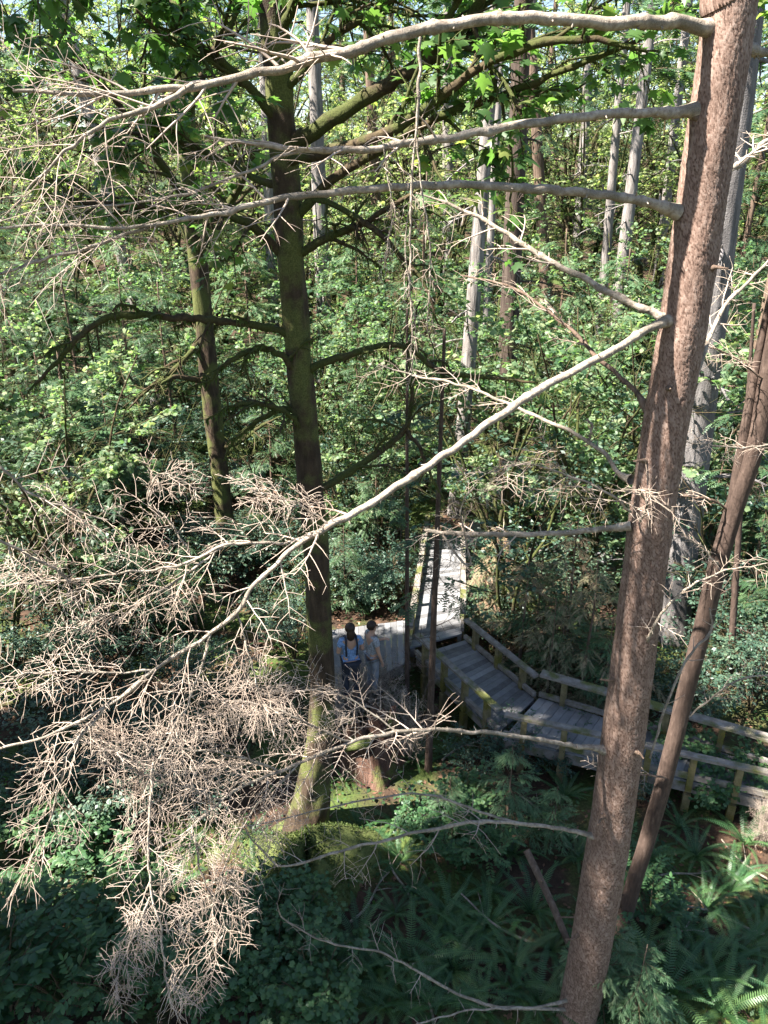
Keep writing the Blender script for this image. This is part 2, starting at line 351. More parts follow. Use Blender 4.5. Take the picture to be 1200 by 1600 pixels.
# ------------------------------------------------------------------ ground sheet, litter, ground cover
def build_ground():
    xs = np.concatenate([np.linspace(-260, -22, 40), np.linspace(-20, 22, 190), np.linspace(24, 260, 40)])
    ys = np.concatenate([np.linspace(-80, -2, 20), np.linspace(0, 30, 150), np.linspace(31, 80, 60), np.linspace(84, 320, 30)])
    X, Y = np.meshgrid(xs, ys); V = np.column_stack([X.ravel(), Y.ravel(), H(X, Y).ravel()])
    nx, ny = len(xs), len(ys); i = np.arange(nx*ny).reshape(ny, nx)
    F = np.stack([i[:-1, :-1], i[:-1, 1:], i[1:, 1:], i[1:, :-1]], -1).reshape(-1, 4)
    o = part('ground', (V, [F], None), M['ground'], None, None, True); tag(o, kind='structure')
    o['label'] = 'dark brown forest floor of soil, moss and duff'
    def scatter(n, x0, x1, y0, y1, keep):
        x = rng.uniform(x0, x1, n); y = rng.uniform(y0, y1, n); k = keep(x, y) > rng.random(n); return x[k], y[k]
    x, y = scatter(26000, -9, 12, 4, 22, lambda x, y: 0.35+0.65*(noise2(x, y, .9, 5) > 0))
    p = np.column_stack([x, y, H(x, y)+.012]); n = len(p)
    g = place(OVATE_LO, p, norm(rng.normal(0, .35, (n, 3))+[0, 0, 1]), norm(rng.normal(0, 1, (n, 3))*[1, 1, .15]), rng.uniform(.05, .12, n))
    tag(part('leaf_litter', g, M['litter'], None), 'reddish brown dead leaves strewn over the forest floor', kind='stuff')
    x, y = scatter(90000, -20, 22, 4, 44, lambda x, y: np.clip(.55+.9*noise2(x, y, .7, 6), 0, 1))
    n = len(x); p = np.column_stack([x, y, H(x, y)+rng.uniform(.03, .22, n)])
    g = place(OVATE_LO, p, norm(rng.normal(0, .4, (n, 3))+[0, 0, 1]), norm(rng.normal(0, 1, (n, 3))*[1, 1, .3]), rng.uniform(.05, .13, n))
    tag(part('ground_cover', g, M['cover'], None), 'low green leafy ground cover carpeting the forest floor', kind='stuff')
build_ground()

# ------------------------------------------------------------------ trunks and the trees of the foreground
def wobble(amp, fz, seed):
    r = np.random.default_rng(seed); ph = r.uniform(0, 6.28, 8); k = r.integers(1, 6, 8); f = r.uniform(.4, 1.6, 8)*fz
    def fn(P, a):
        z = P[:, :, 2][:, :, None]; o = 0
        for i in range(8): o = o+np.sin(k[i]*a[None, None, :]+ph[i]+z*f[i])*np.cos(z*f[(i+3) % 8]*.7+ph[(i+2) % 8])/(1+.4*i)
        return amp*o/2
    return fn
def trunk(pts, n, sides, bump):
    s = spline(pts, n); return tubes(s[:, :3][None], s[:, 3][None], sides, bump)
def px_line(rows, Dfn=None):
    """rows of (px, py, D, radius in m)"""
    return np.array([[*AT(a, b, D), r] for a, b, D, r in rows])

TW = dict(K=5)
def dead_branch(root, name, rows, depth_tw, seed=None, lens=(.5, .2, .07), counts=(10, 7, 2), ang=1.0, mat_main='dead_wood', plane=(0, -.35, 1.), t0=.2, droop=.25, origin=None, label=None, rr=.45, extra=None, sides=8):
    """one dead limb (part) carrying its spray of twigs (sub-part)"""
    P = spline(px_line(rows), max(10, 4*len(rows)))
    pts, rad = P[:, :3], P[:, 3]
    fine = spline(np.column_stack([pts+rng.normal(0, .005, pts.shape), rad*(1+rng.normal(0, .04, len(rad)))]), len(pts)*5)
    kn = np.ones(len(fine))
    for q in rng.integers(3, len(fine), len(rows)+2): kn += rng.uniform(.12, .35)*np.exp(-((np.arange(len(fine))-q)/1.3)**2)
    if rows[0][3] > .018: arc = np.linalg.norm(fine[:, :3]-fine[0, :3], axis=1); kn *= 1+.5*np.exp(-arc/.10)
    st, sr, _ = grow(pts[None], rad[None], 14+2*len(rows), .07, 1.2, .03, 1, np.array([plane]), 4, .2, .1, .2, .2, .3, .0035, 0, 1.2, .5)
    b = part(name, merge(tubes(fine[None, :, :3], (fine[:, 3]*kn)[None], sides+4, wobble(.10, 9, int(rng.integers(1, 9999)))), tubes(st, sr, 4)), M[mat_main], root, origin, True)
    if label: b['label'] = label
    parents, pr = pts[None], rad[None]
    geos = []
    for i in range(depth_tw):
        pl = np.tile(np.array(plane), (len(parents), 1)) if i == 0 else nn
        parents, pr, nn = grow(parents, pr, counts[i] if i else int(counts[i]*1.3), lens[i]*(1.15, 1.35, 1.3)[i], ang, t0 if i == 0 else .18, 1.0, pl, 7 if i == 0 else 5, droop if i == 0 else .3, .45 if i == 0 else .35, (.09, .08, .10)[i], .35, rr if i == 0 else .62, .0022, 0, .5 if i == 0 else .35, .38)
        geos.append(tubes(parents, pr, 4 if i < 2 else 3))
    if extra is not None: geos += extra
    if geos: part('twig_spray', merge(*geos), M['twig'], b, origin)
    return b

def build_fir():
    base = np.array([2.42, 6.35, float(H(2.42, 6.35))-.1])
    root = thing('fir_tree', base, 'tall scaly reddish brown conifer trunk with bare dead branches, nearest on the right', 'tree')
    D0 = 6.35
    rows = [(1158, -140, D0, .165), (1143, 0, D0, .172), (1106, 250, D0, .177), (1068, 500, D0, .184), (1019, 800, D0, .19), (967, 1200, D0, .215), (928, 1450, D0, .232), (899, 1600, D0, .245)]
    P = px_line(rows); top = P[0].copy(); top2 = top.copy(); top2[2] = 17; top2[0] += .15; top2[3] = .1; top3 = top2.copy(); top3[2] = 21; top3[3] = .03
    b2 = P[-1].copy(); b2[2] = base[2]; b2[3] = .30
    P = np.vstack([top3, top2, P, b2])[::-1]
    s_ = spline(P, 1500); s_ = s_[s_[:, 2] < 13.5]; top_ = spline(np.vstack([s_[-1:], P[-2:]]), 40)
    sides = 150; z = s_[:, 2][:, None]; ang = np.arange(sides)*2*math.pi/sides
    U = np.broadcast_to(ang[None]/(2*math.pi)*42, (len(s_), sides)); Vv = np.broadcast_to(z/.046, (len(s_), sides))
    U = U+.55*np.sin(Vv*.31+U*.5)+.4*np.sin(Vv*.83+1.3*np.sin(U*.4))+.18*np.sin(Vv*3.1+U*2.3); Vv = Vv+.3*np.sin(U*2.7+.8*np.sin(Vv*1.9)); jr = np.random.default_rng(5); J = jr.random((64, 512, 3))
    iu, iv = np.floor(U).astype(int), np.floor(Vv).astype(int); f1 = np.full(U.shape, 9.); f2 = f1.copy(); hr = f1.copy(); lift = f1.copy()
    for du in (-1, 0, 1):
        for dv in (-1, 0, 1):
            cu, cv = iu+du, iv+dv; j = J[cu % 42, cv % 512]
            dx, dy = U-(cu+.1+.8*j[..., 0]), Vv-(cv+.1+.8*j[..., 1]); d = np.hypot(dx, dy*.8)
            n = d < f1; f2 = np.where(n, f1, np.minimum(f2, d)); hr = np.where(n, j[..., 2], hr); lift = np.where(n, -dy, lift); f1 = np.minimum(f1, d)
    e = np.clip((f2-f1)/.17, 0, 1); e = e*e*(3-2*e)
    ht = e*(.0028+.0030*hr)+jr.normal(0, .0011, U.shape)
    g1 = tubes(s_[None, :, :3], s_[None, :, 3], sides, lambda P_, a_: wobble(.03, 5, 3)(P_, a_)+(ht/s_[:, 3:4])[None])
    g2 = tubes(top_[None, :, :3], top_[None, :, 3], 16)
    t1 = (.12+.88*e*(.5+.5*hr)+jr.normal(0, .07, U.shape)).ravel()
    part('trunk', merge((g1[0], g1[1], t1), (g2[0], g2[1], np.full(len(g2[0]), .6))), M['fir_bark'], root, base, True)
    A = dict(origin=base)
    for z_, a_, l_ in [(10.35, 3.6, .10), (9.3, 5.3, .10), (8.35, 4.2, .08), (7.7, 3.7, .14), (5.4, 3.5, .16), (4.6, 5.1, .12), (3.7, 4.0, .18), (1.8, 3.6, .2)]:
        i_ = np.argmin(np.abs(s_[:, 2]-z_)); c_ = s_[i_, :3]; d_ = np.array([math.cos(a_), math.sin(a_), .15]); r_ = s_[i_, 3]
        q_ = np.array([c_+d_*(r_-.05), c_+d_*(r_+.004), c_+d_*(r_+l_*.5)+rng.normal(0, .008, 3), c_+d_*(r_+l_)+rng.normal(0, .012, 3)])
        part('stub', tubes(q_[None], np.array([[.045, .026, .013, .007]]), 9), M['brown_bark'], root, base, True)
    # the long upper boughs that arch to the left
    dead_branch(root, 'branch', [(1110, 44, 6.3, .044), (1050, 34, 6.15, .045), (960, 36, 6.0, .041), (860, 29, 5.9, .038), (760, 30, 5.75, .036), (650, 48, 5.6, .034), (560, 76, 5.45, .031), (420, 111, 5.3, .026), (300, 135, 5.15, .021), (150, 146, 5.0, .015), (20, 140, 4.9, .009)], 3, lens=(.55, .28, .12), counts=(12, 6, 1), t0=.55, plane=(0, -.8, .5), **A)
    dead_branch(root, 'branch', [(300, 133, 5.15, .018), (240, 165, 5.0, .014), (170, 190, 4.9, .011), (110, 230, 4.8, .009), (40, 300, 4.7, .006)], 3, lens=(.6, .3, .12), counts=(11, 6, 1), plane=(0, -.8, .5), **A)
    dead_branch(root, 'branch', [(1085, 172, 6.3, .042), (1045, 176, 6.2, .036), (950, 178, 6.05, .031), (830, 193, 5.9, .028), (700, 214, 5.75, .025), (580, 232, 5.6, .022), (480, 234, 5.5, .018), (400, 226, 5.4, .013), (320, 214, 5.3, .008)], 3, lens=(.4, .2, .1), counts=(9, 5, 1), t0=.55, **A)
    dead_branch(root, 'branch', [(470, 235, 5.5, .012), (400, 262, 5.4, .010), (300, 300, 5.3, .008), (180, 320, 5.2, .006), (60, 325, 5.1, .004)], 3, lens=(.45, .2, .1), counts=(10, 5, 1), **A)
    dead_branch(root, 'branch', [(1058, 330, 6.3, .044), (1020, 318, 6.2, .036), (970, 308, 6.1, .033), (890, 299, 6.0, .031), (760, 290, 5.85, .029), (640, 290, 5.7, .026), (540, 299, 5.55, .024), (440, 311, 5.4, .02), (350, 331, 5.25, .016), (270, 346, 5.1, .013), (180, 356, 5.0, .011), (90, 352, 4.9, .009), (-20, 356, 4.8, .007)], 3, lens=(.5, .25, .1), counts=(10, 6, 1), t0=.6, plane=(0, -.8, .5), **A)
    dead_branch(root, 'branch', [(250, 348, 5.1, .011), (160, 380, 5.0, .010), (60, 408, 4.9, .008), (-30, 440, 4.8, .006)], 3, lens=(.5, .25, .1), counts=(9, 6, 1), **A)
    # mid boughs
    dead_branch(root, 'branch', [(1050, 500, 6.3, .036), (1010, 485, 6.35, .028), (940, 450, 6.5, .025), (850, 402, 6.7, .022), (770, 352, 6.9, .018), (700, 318, 7.05, .012), (650, 300, 7.1, .006)], 2, lens=(.45, .2, .1), counts=(8, 5, 1), t0=.4, **A)
    E0 = dead_branch(root, 'branch', [(1052, 500, 6.3, .046), (1020, 510, 6.15, .034), (960, 546, 5.95, .031), (840, 611, 5.6, .030), (700, 706, 5.2, .027), (600, 774, 4.95, .025), (515, 823, 4.75, .022), (455, 860, 4.62, .017), (405, 905, 4.52, .0145), (365, 960, 4.42, .0135), (330, 990, 4.36, .013), (240, 1048, 4.2, .0125), (160, 1108, 4.06, .011), (60, 1155, 3.92, .009), (-40, 1178, 3.8, .007)], 3, lens=(.42, .2, .08), counts=(13, 8, 1), t0=.52, label='longest dead branch sweeping down to the left', **A)
    for rows, kw in [
        ([(515, 822, 4.75, .011), (460, 845, 4.7, .010), (400, 849, 4.62, .010), (350, 853, 4.55, .010), (285, 882, 4.45, .0085), (200, 895, 4.35, .007), (100, 906, 4.2, .006), (-30, 918, 4.1, .005)], dict(counts=(15, 9, 1), lens=(.40, .19, .07))),
        ([(350, 853, 4.55, .008), (285, 900, 4.45, .007), (235, 930, 4.4, .0065), (180, 958, 4.3, .005), (110, 990, 4.2, .004)], dict(counts=(13, 8, 1), lens=(.3, .14, .06))),
        ([(515, 820, 4.75, .007), (470, 790, 4.75, .006), (430, 775, 4.72, .005), (392, 765, 4.7, .004)], dict(counts=(11, 8, 1), lens=(.22, .12, .05), t0=.05)),
        ([(330, 990, 4.36, .010), (315, 1040, 4.3, .008), (290, 1105, 4.2, .007), (255, 1170, 4.1, .005), (235, 1230, 4.0, .004)], dict(counts=(13, 9, 1), lens=(.34, .16, .07))),
        ([(368, 955, 4.43, .0075), (385, 1010, 4.38, .006), (400, 1060, 4.3, .005), (412, 1120, 4.25, .004)], dict(counts=(11, 8, 1), lens=(.3, .14, .06), t0=.1)),
        ([(165, 1105, 4.06, .009), (110, 1175, 3.98, .008), (92, 1230, 3.92, .007), (75, 1290, 3.86, .006), (45, 1350, 3.8, .004)], dict(counts=(15, 9, 1), lens=(.34, .16, .07), t0=.1)),
        ([(240, 1048, 4.2, .007), (160, 1052, 4.1, .006), (90, 1048, 4.0, .005), (10, 1058, 3.9, .004)], dict(counts=(13, 8, 1), lens=(.28, .14, .06))),
        ([(-30, 700, 4.3, .008), (40, 765, 4.35, .007), (100, 792, 4.4, .006), (170, 812, 4.5, .004)], dict(counts=(9, 8, 1), lens=(.35, .18, .07))),
        ([(300, 870, 4.6, .007), (262, 812, 4.62, .006), (232, 785, 4.65, .005), (238, 752, 4.66, .005), (262, 742, 4.66, .004), (295, 755, 4.66, .0035)], dict(counts=(13, 7, 1), lens=(.24, .12, .06), t0=.1)),
        ([(-40, 830, 3.9, .009), (40, 865, 4.0, .008), (90, 893, 4.1, .006), (140, 930, 4.2, .004)], dict(counts=(9, 8, 1), lens=(.3, .15, .06))),
    ]:
        dead_branch(root, 'branch', rows, 3, **kw, **A)
    # low boughs and the matted spray hanging from them
    dead_branch(root, 'branch', [(945, 1172, 6.30, .036), (900, 1165, 6.15, .022), (840, 1155, 5.92, .020), (780, 1146, 5.70, .018), (700, 1141, 5.47, .017), (620, 1143, 5.25, .016), (545, 1160, 5.03, .0155), (470, 1193, 4.80, .014), (392, 1222, 4.58, .012), (345, 1250, 4.42, .010), (290, 1300, 4.20, .008), (240, 1330, 3.98, .006)], 3, lens=(.5, .22, .09), counts=(19, 11, 1), t0=.42, **A)
    for rows, kw in [
        ([(545, 1160, 5.03, .009), (460, 1120, 4.88, .008), (400, 1100, 4.80, .007), (330, 1090, 4.65, .005)], dict(counts=(18, 12, 1), lens=(.36, .17, .07), t0=.1)),
        ([(440, 1205, 4.72, .008), (360, 1180, 4.50, .008), (280, 1170, 4.35, .007), (180, 1160, 4.20, .005)], dict(counts=(19, 12, 1), lens=(.40, .18, .07), t0=.1)),
        ([(470, 1190, 4.80, .008), (400, 1260, 4.58, .007), (360, 1330, 4.42, .006), (330, 1420, 4.28, .005)], dict(counts=(18, 12, 1), lens=(.36, .17, .07), t0=.08)),
        ([(240, 1190, 3.98, .008), (232, 1290, 3.75, .0075), (236, 1390, 3.60, .007), (250, 1450, 3.45, .0065), (262, 1560, 3.30, .004)], dict(counts=(16, 11, 1), lens=(.34, .15, .06), t0=.1)),
        ([(236, 1400, 3.60, .007), (205, 1470, 3.45, .006), (175, 1540, 3.30, .004)], dict(counts=(12, 9, 1), lens=(.22, .12, .06), t0=.1)),
        ([(345, 1250, 4.42, .008), (290, 1230, 4.28, .007), (230, 1215, 4.12, .006), (160, 1170, 3.98, .004)], dict(counts=(16, 11, 1), lens=(.34, .17, .07), t0=.05)),
        ([(300, 1290, 4.23, .007), (320, 1380, 4.08, .006), (350, 1450, 3.96, .005), (300, 1520, 3.75, .003)], dict(counts=(16, 11, 1), lens=(.3, .15, .06), t0=.05)),
        ([(620, 1142, 5.25, .008), (540, 1090, 5.25, .007), (480, 1078, 5.17, .006), (400, 1085, 5.10, .004)], dict(counts=(15, 11, 1), lens=(.32, .16, .06), t0=.25)),
    ]:
        dead_branch(root, 'branch', rows, 3, **kw, **A)
    dead_branch(root, 'branch', [(940, 1310, 6.3, .036), (900, 1300, 6.25, .024), (820, 1287, 6.1, .02), (740, 1284, 5.95, .018), (690, 1294, 5.85, .017), (600, 1312, 5.7, .014), (500, 1340, 5.5, .012), (440, 1352, 5.4, .010), (400, 1320, 5.35, .008), (380, 1285, 5.3, .006)], 3, lens=(.5, .24, .1), counts=(10, 6, 1), t0=.3, **A)
    dead_branch(root, 'branch', [(815, 1287, 6.1, .014), (730, 1262, 6.0, .012), (660, 1240, 5.9, .010), (560, 1252, 5.8, .008), (440, 1280, 5.7, .006), (360, 1295, 5.6, .004)], 2, lens=(.35, .16, .1), counts=(10, 6, 1), t0=.2, **A)
    dead_branch(root, 'branch', [(905, 1578, 6.3, .030), (860, 1577, 6.2, .019), (770, 1572, 6.1, .017), (700, 1545, 6.0, .015), (640, 1510, 5.9, .012), (590, 1487, 5.8, .011), (520, 1475, 5.65, .009), (450, 1440, 5.5, .007), (430, 1410, 5.45, .005)], 2, lens=(.35, .18, .1), counts=(8, 5, 1), t0=.5, **A)
    dead_branch(root, 'branch', [(900, 1560, 6.3, .02), (840, 1574, 6.1, .014), (740, 1578, 6.0, .010), (650, 1600, 5.9, .008)], 1, lens=(.2,), counts=(5,), t0=.4, **A)
    # broken stubs and thinner limbs beside the trunk
    dead_branch(root, 'branch', [(985, 822, 6.3, .030), (930, 828, 6.4, .026), (860, 834, 6.5, .025), (760, 834, 6.6, .023), (690, 832, 6.7, .020), (664, 828, 6.75, .010)], 2, lens=(.3, .14, .06), counts=(6, 5, 1), t0=.5, label='thick broken branch stub', **A)
    dead_branch(root, 'branch', [(985, 750, 6.4, .03), (965, 735, 6.6, .020), (920, 690, 6.8, .018), (820, 643, 7.1, .016), (730, 605, 7.4, .013), (640, 585, 7.6, .009), (590, 570, 7.7, .005)], 2, lens=(.35, .16, .06), counts=(8, 6, 1), t0=.45, **A)
    dead_branch(root, 'branch', [(920, 690, 6.8, .013), (924, 668, 6.75, .011), (918, 655, 6.75, .009)], 0, **A)
    dead_branch(root, 'branch', [(1012, 640, 6.4, .03), (985, 605, 6.6, .021), (930, 555, 6.9, .018), (880, 505, 7.2, .016), (800, 450, 7.5, .012), (720, 430, 7.8, .006)], 2, lens=(.3, .15, .06), counts=(8, 6, 1), t0=.3, mat_main='brown_bark', **A)
    dead_branch(root, 'branch', [(985, 800, 6.2, .012), (950, 770, 6.0, .010), (890, 745, 5.9, .008), (820, 725, 5.8, .006), (760, 740, 5.7, .004)], 3, lens=(.38, .2, .08), counts=(12, 8, 1), t0=.1, droop=.5, **A)
    dead_branch(root, 'branch', [(1000, 815, 6.1, .012), (1010, 790, 5.95, .010), (1000, 765, 5.8, .008), (1050, 800, 5.7, .005)], 2, lens=(.3, .15, .08), counts=(9, 6, 1), t0=.15, droop=.6, **A)
    dead_branch(root, 'branch', [(690, 832, 6.7, .012), (715, 870, 6.6, .010), (735, 880, 6.6, .008), (720, 800, 6.5, .006), (740, 760, 6.5, .005)], 3, lens=(.28, .15, .08), counts=(10, 7, 1), t0=.1, droop=.3, **A)
    # right side
    dead_branch(root, 'branch', [(1165, 75, 6.4, .035), (1195, 82, 6.5, .028), (1260, 70, 6.7, .022)], 1, lens=(.3,), counts=(5,), **A)
    dead_branch(root, 'branch', [(1085, 590, 6.5, .02), (1120, 500, 6.8, .018), (1150, 460, 7.0, .016), (1230, 380, 7.4, .012)], 2, lens=(.35, .18), counts=(8, 6), **A)
    dead_branch(root, 'branch', [(1110, 285, 6.5, .03), (1150, 260, 6.8, .024), (1200, 220, 7.1, .02), (1260, 190, 7.4, .015)], 2, lens=(.35, .18), counts=(7, 5), **A)
    dead_branch(root, 'branch', [(1010, 1010, 6.2, .014), (1018, 985, 6.1, .013), (1050, 940, 6.05, .011), (1090, 910, 6.0, .009), (1140, 890, 6.0, .006), (1200, 880, 5.9, .004)], 2, lens=(.28, .14), counts=(8, 5), t0=.15, **A)
    dead_branch(root, 'branch', [(1015, 1185, 6.4, .012), (1050, 1080, 6.5, .013), (1080, 1020, 6.55, .012), (1112, 985, 6.6, .012), (1108, 950, 6.6, .006)], 1, lens=(.2,), counts=(5,), t0=.3, **A)
    # hanging dead twigs that dangle from the upper boughs
    for rows in ([(655, 58, 5.55, .010), (656, 120, 5.52, .010), (651, 200, 5.5, .009), (643, 300, 5.5, .008), (641, 420, 5.5, .006), (643, 560, 5.5, .004)],
                 [(652, 215, 5.5, .006), (660, 300, 5.48, .006), (672, 400, 5.46, .005), (668, 520, 5.46, .003)],
                 [(646, 290, 5.52, .005), (634, 400, 5.5, .004), (650, 520, 5.5, .004), (640, 600, 5.5, .003)],
                 [(600, 232, 5.6, .005), (612, 330, 5.6, .004), (600, 420, 5.6, .003)]):
        dead_branch(root, 'branch', rows, 2, lens=(.16, .08), counts=(9, 4), t0=.35, droop=1.0, **A)
    return root
fir = build_fir()

def build_lean():
    D = 7.6
    rows = [(1262, 330, 7.3, .105), (1232, 440, 7.35, .108), (1207, 560, 7.4, .112), (1184, 680, 7.45, .114), (1146, 800, 7.5, .115), (1122, 880, 7.52, .117), (1098, 980, 7.55, .119), (1072, 1080, 7.58, .12), (1048, 1180, 7.6, .121), (1018, 1290, 7.6, .122), (990, 1380, 7.6, .125), (968, 1455, 7.62, .15)]
    P = px_line(rows); base = P[-1][:3].copy(); base[2] = float(H(base[0], base[1]))-.05
    e = P[0].copy(); e[:3] += np.array([.25, -.05, 3.0]); e[3] = .07; e2 = e.copy(); e2[2] += 4; e2[0] += .2; e2[3] = .02
    b = P[-1].copy(); b[2] = base[2]; b[3] = .19
    P = np.vstack([e2, e, P, b])[::-1]; P[:, 3] *= .84
    root = thing('leaning_tree', base, 'slender dark brown trunk leaning right, beside the tall scaly conifer', 'tree')
    part('trunk', trunk(P, 160, 24, wobble(.05, 3, 5)), M['lean_bark'], root, base, True)
    s = px_line([(1118, 905, 7.5, .06), (1138, 820, 7.5, .058), (1152, 740, 7.5, .055), (1170, 640, 7.5, .05), (1190, 530, 7.5, .04), (1215, 420, 7.5, .03)])
    part('second_stem', trunk(s, 50, 14, wobble(.05, 3, 6)), M['lean_bark'], root, base, True)
    for rows, kw in [
        ([(1140, 800, 7.5, .014), (1110, 780, 7.4, .012), (1060, 775, 7.3, .009), (1000, 772, 7.2, .006)], dict(mat_main='brown_bark')),
        ([(1190, 680, 7.45, .014), (1220, 690, 7.3, .010), (1160, 700, 7.1, .008), (1070, 690, 7.0, .005)], dict()),
        ([(1125, 885, 7.5, .012), (1110, 870, 7.3, .010), (1090, 850, 7.2, .007), (1050, 835, 7.1, .004)], dict()),
        ([(1200, 600, 7.4, .012), (1150, 560, 7.3, .009), (1100, 540, 7.2, .006)], dict(mat_main='brown_bark')),
        ([(1062, 1130, 7.55, .016), (1100, 1100, 7.5, .012), (1160, 1060, 7.4, .010), (1230, 1055, 7.3, .006)], dict()),
        ([(1040, 1215, 7.5, .014), (1000, 1210, 7.4, .010), (940, 1205, 7.3, .006)], dict(mat_main='brown_bark')),
    ]:
        dead_branch(root, 'branch', rows, 2, lens=(.26, .12), counts=(9, 6), t0=.25, origin=base, droop=.4, **kw)
    return root
lean = build_lean()

def hanging_moss(polys, radii, n, ln=(.04, .16)):
    """ragged tufts of moss under limbs: thin triangles"""
    N_ = len(polys); i = rng.integers(0, N_, n); t = rng.random((n, 1))
    p, tan = lerp_poly(polys[i], t); r, _ = lerp_poly(radii[i][..., None], t)
    p = p[:, 0]; tan = tan[:, 0]; r = r[:, 0]
    L = rng.uniform(*ln, n)*rng.uniform(.3, 1, n)
    w = rng.uniform(.006, .016, n)
    side = norm(np.cross(tan, [0, 0, 1]))
    p = p+side*r*rng.uniform(-.9, .9, (n, 1))-np.array([0, 0, 1])*r*rng.uniform(.2, .8, (n, 1))
    a = rng.normal(0, .25, (n, 2))
    tip = p+np.column_stack([a[:, 0]*L, a[:, 1]*L, -L])
    V = np.stack([p-tan*w[:, None], p+tan*w[:, None], tip], 1).reshape(-1, 3)
    return V, [np.arange(3*n).reshape(n, 3)], np.repeat(rng.random(n), 3)

def leafy(twP, twN, per, size, tpl, tilt=.4, t0=.3, keep=1.0, clump=0.0):
    """leaves on twig polylines, mostly facing the sky"""
    n = len(twP)*per
    t = rng.uniform(t0, 1, (len(twP), per)); p, tan = lerp_poly(twP, t); p = p.reshape(-1, 3); tan = tan.reshape(-1, 3)
    d = norm(tan*.5+rng.normal(0, .7, (n, 3))*[1, 1, .25]+[0, 0, -.25])
    nr = norm(rng.normal(0, tilt, (n, 3))+[0, 0, 1])
    sz = rng.uniform(size*.55, size*1.2, n)
    p = p+d*(sz*.25)[:, None]
    k = rng.random(n) < keep
    if clump:
        q = p*clump; nz = noise2(q[:, 0]+.7*q[:, 2], q[:, 1]-.5*q[:, 2], 1, 31)+.8*np.sin(q[:, 2]*1.7+q[:, 0])
        k &= nz > -.15+rng.normal(0, .15, n)
    return place(tpl, p[k], nr[k], d[k], sz[k])

def limb(root, rows, mat='limb_moss', origin=None, sub=6, sl=1.0, moss_n=120, name='limb', bend=None, leaf=None, leaf_size=.16, leaves_per=5, lev2=True, bare=False, t0=.2, up=.15, label=None, pale=False):
    P = spline(px_line(rows) if not pale else np.array(rows), max(12, 5*len(rows))); pts = P[:, :3]+rng.normal(0, .008, (len(P), 3)); rad = P[:, 3]*(1+rng.normal(0, .07, len(P)))
    o = part(name, tubes(pts[None], rad[None], 10), M[mat], root, origin, True)
    if label: o['label'] = label
    allp, allr = [pts[None]], [rad[None]]
    geos = []
    if sub:
        a, ar, an = grow(pts[None], rad[None], int(sub*1.5), sl, 1.0, t0, 1, None, 7, .9 if bare else .3, .3, .16, .4, .5, .006, up, .6)
        geos.append(tubes(a, ar, 5)); tw, tn = a, an
        am, amr = a, ar
        if lev2:
            b, br, bn = grow(a, ar, 6, sl*.4, .9, .2, 1, an, 5, .15, .4, .14, .4, .5, .003, .05, .4)
            geos.append(tubes(b, br, 4)); tw = b
        part('twig', merge(*geos), M['limb_moss'], o, origin)
        if moss_n: part('moss', merge(hanging_moss(np.concatenate([spline(x, 12)[None] for x in list(am)+[pts]]), np.concatenate([np.interp(np.linspace(0, 1, 12), np.linspace(0, 1, len(x)), x)[None] for x in list(amr)+[rad]]), int(moss_n*1.8))), M['moss_leaf'], o, origin)['kind'] = 'stuff'
        if not bare:
            part('leaves', leafy(tw, None, leaves_per, leaf_size, MAPLE), M['maple_leaf'], o, origin)
    elif moss_n:
        part('moss', hanging_moss(pts[None], rad[None], moss_n*2), M['moss_leaf'], o, origin)['kind'] = 'stuff'
    return o

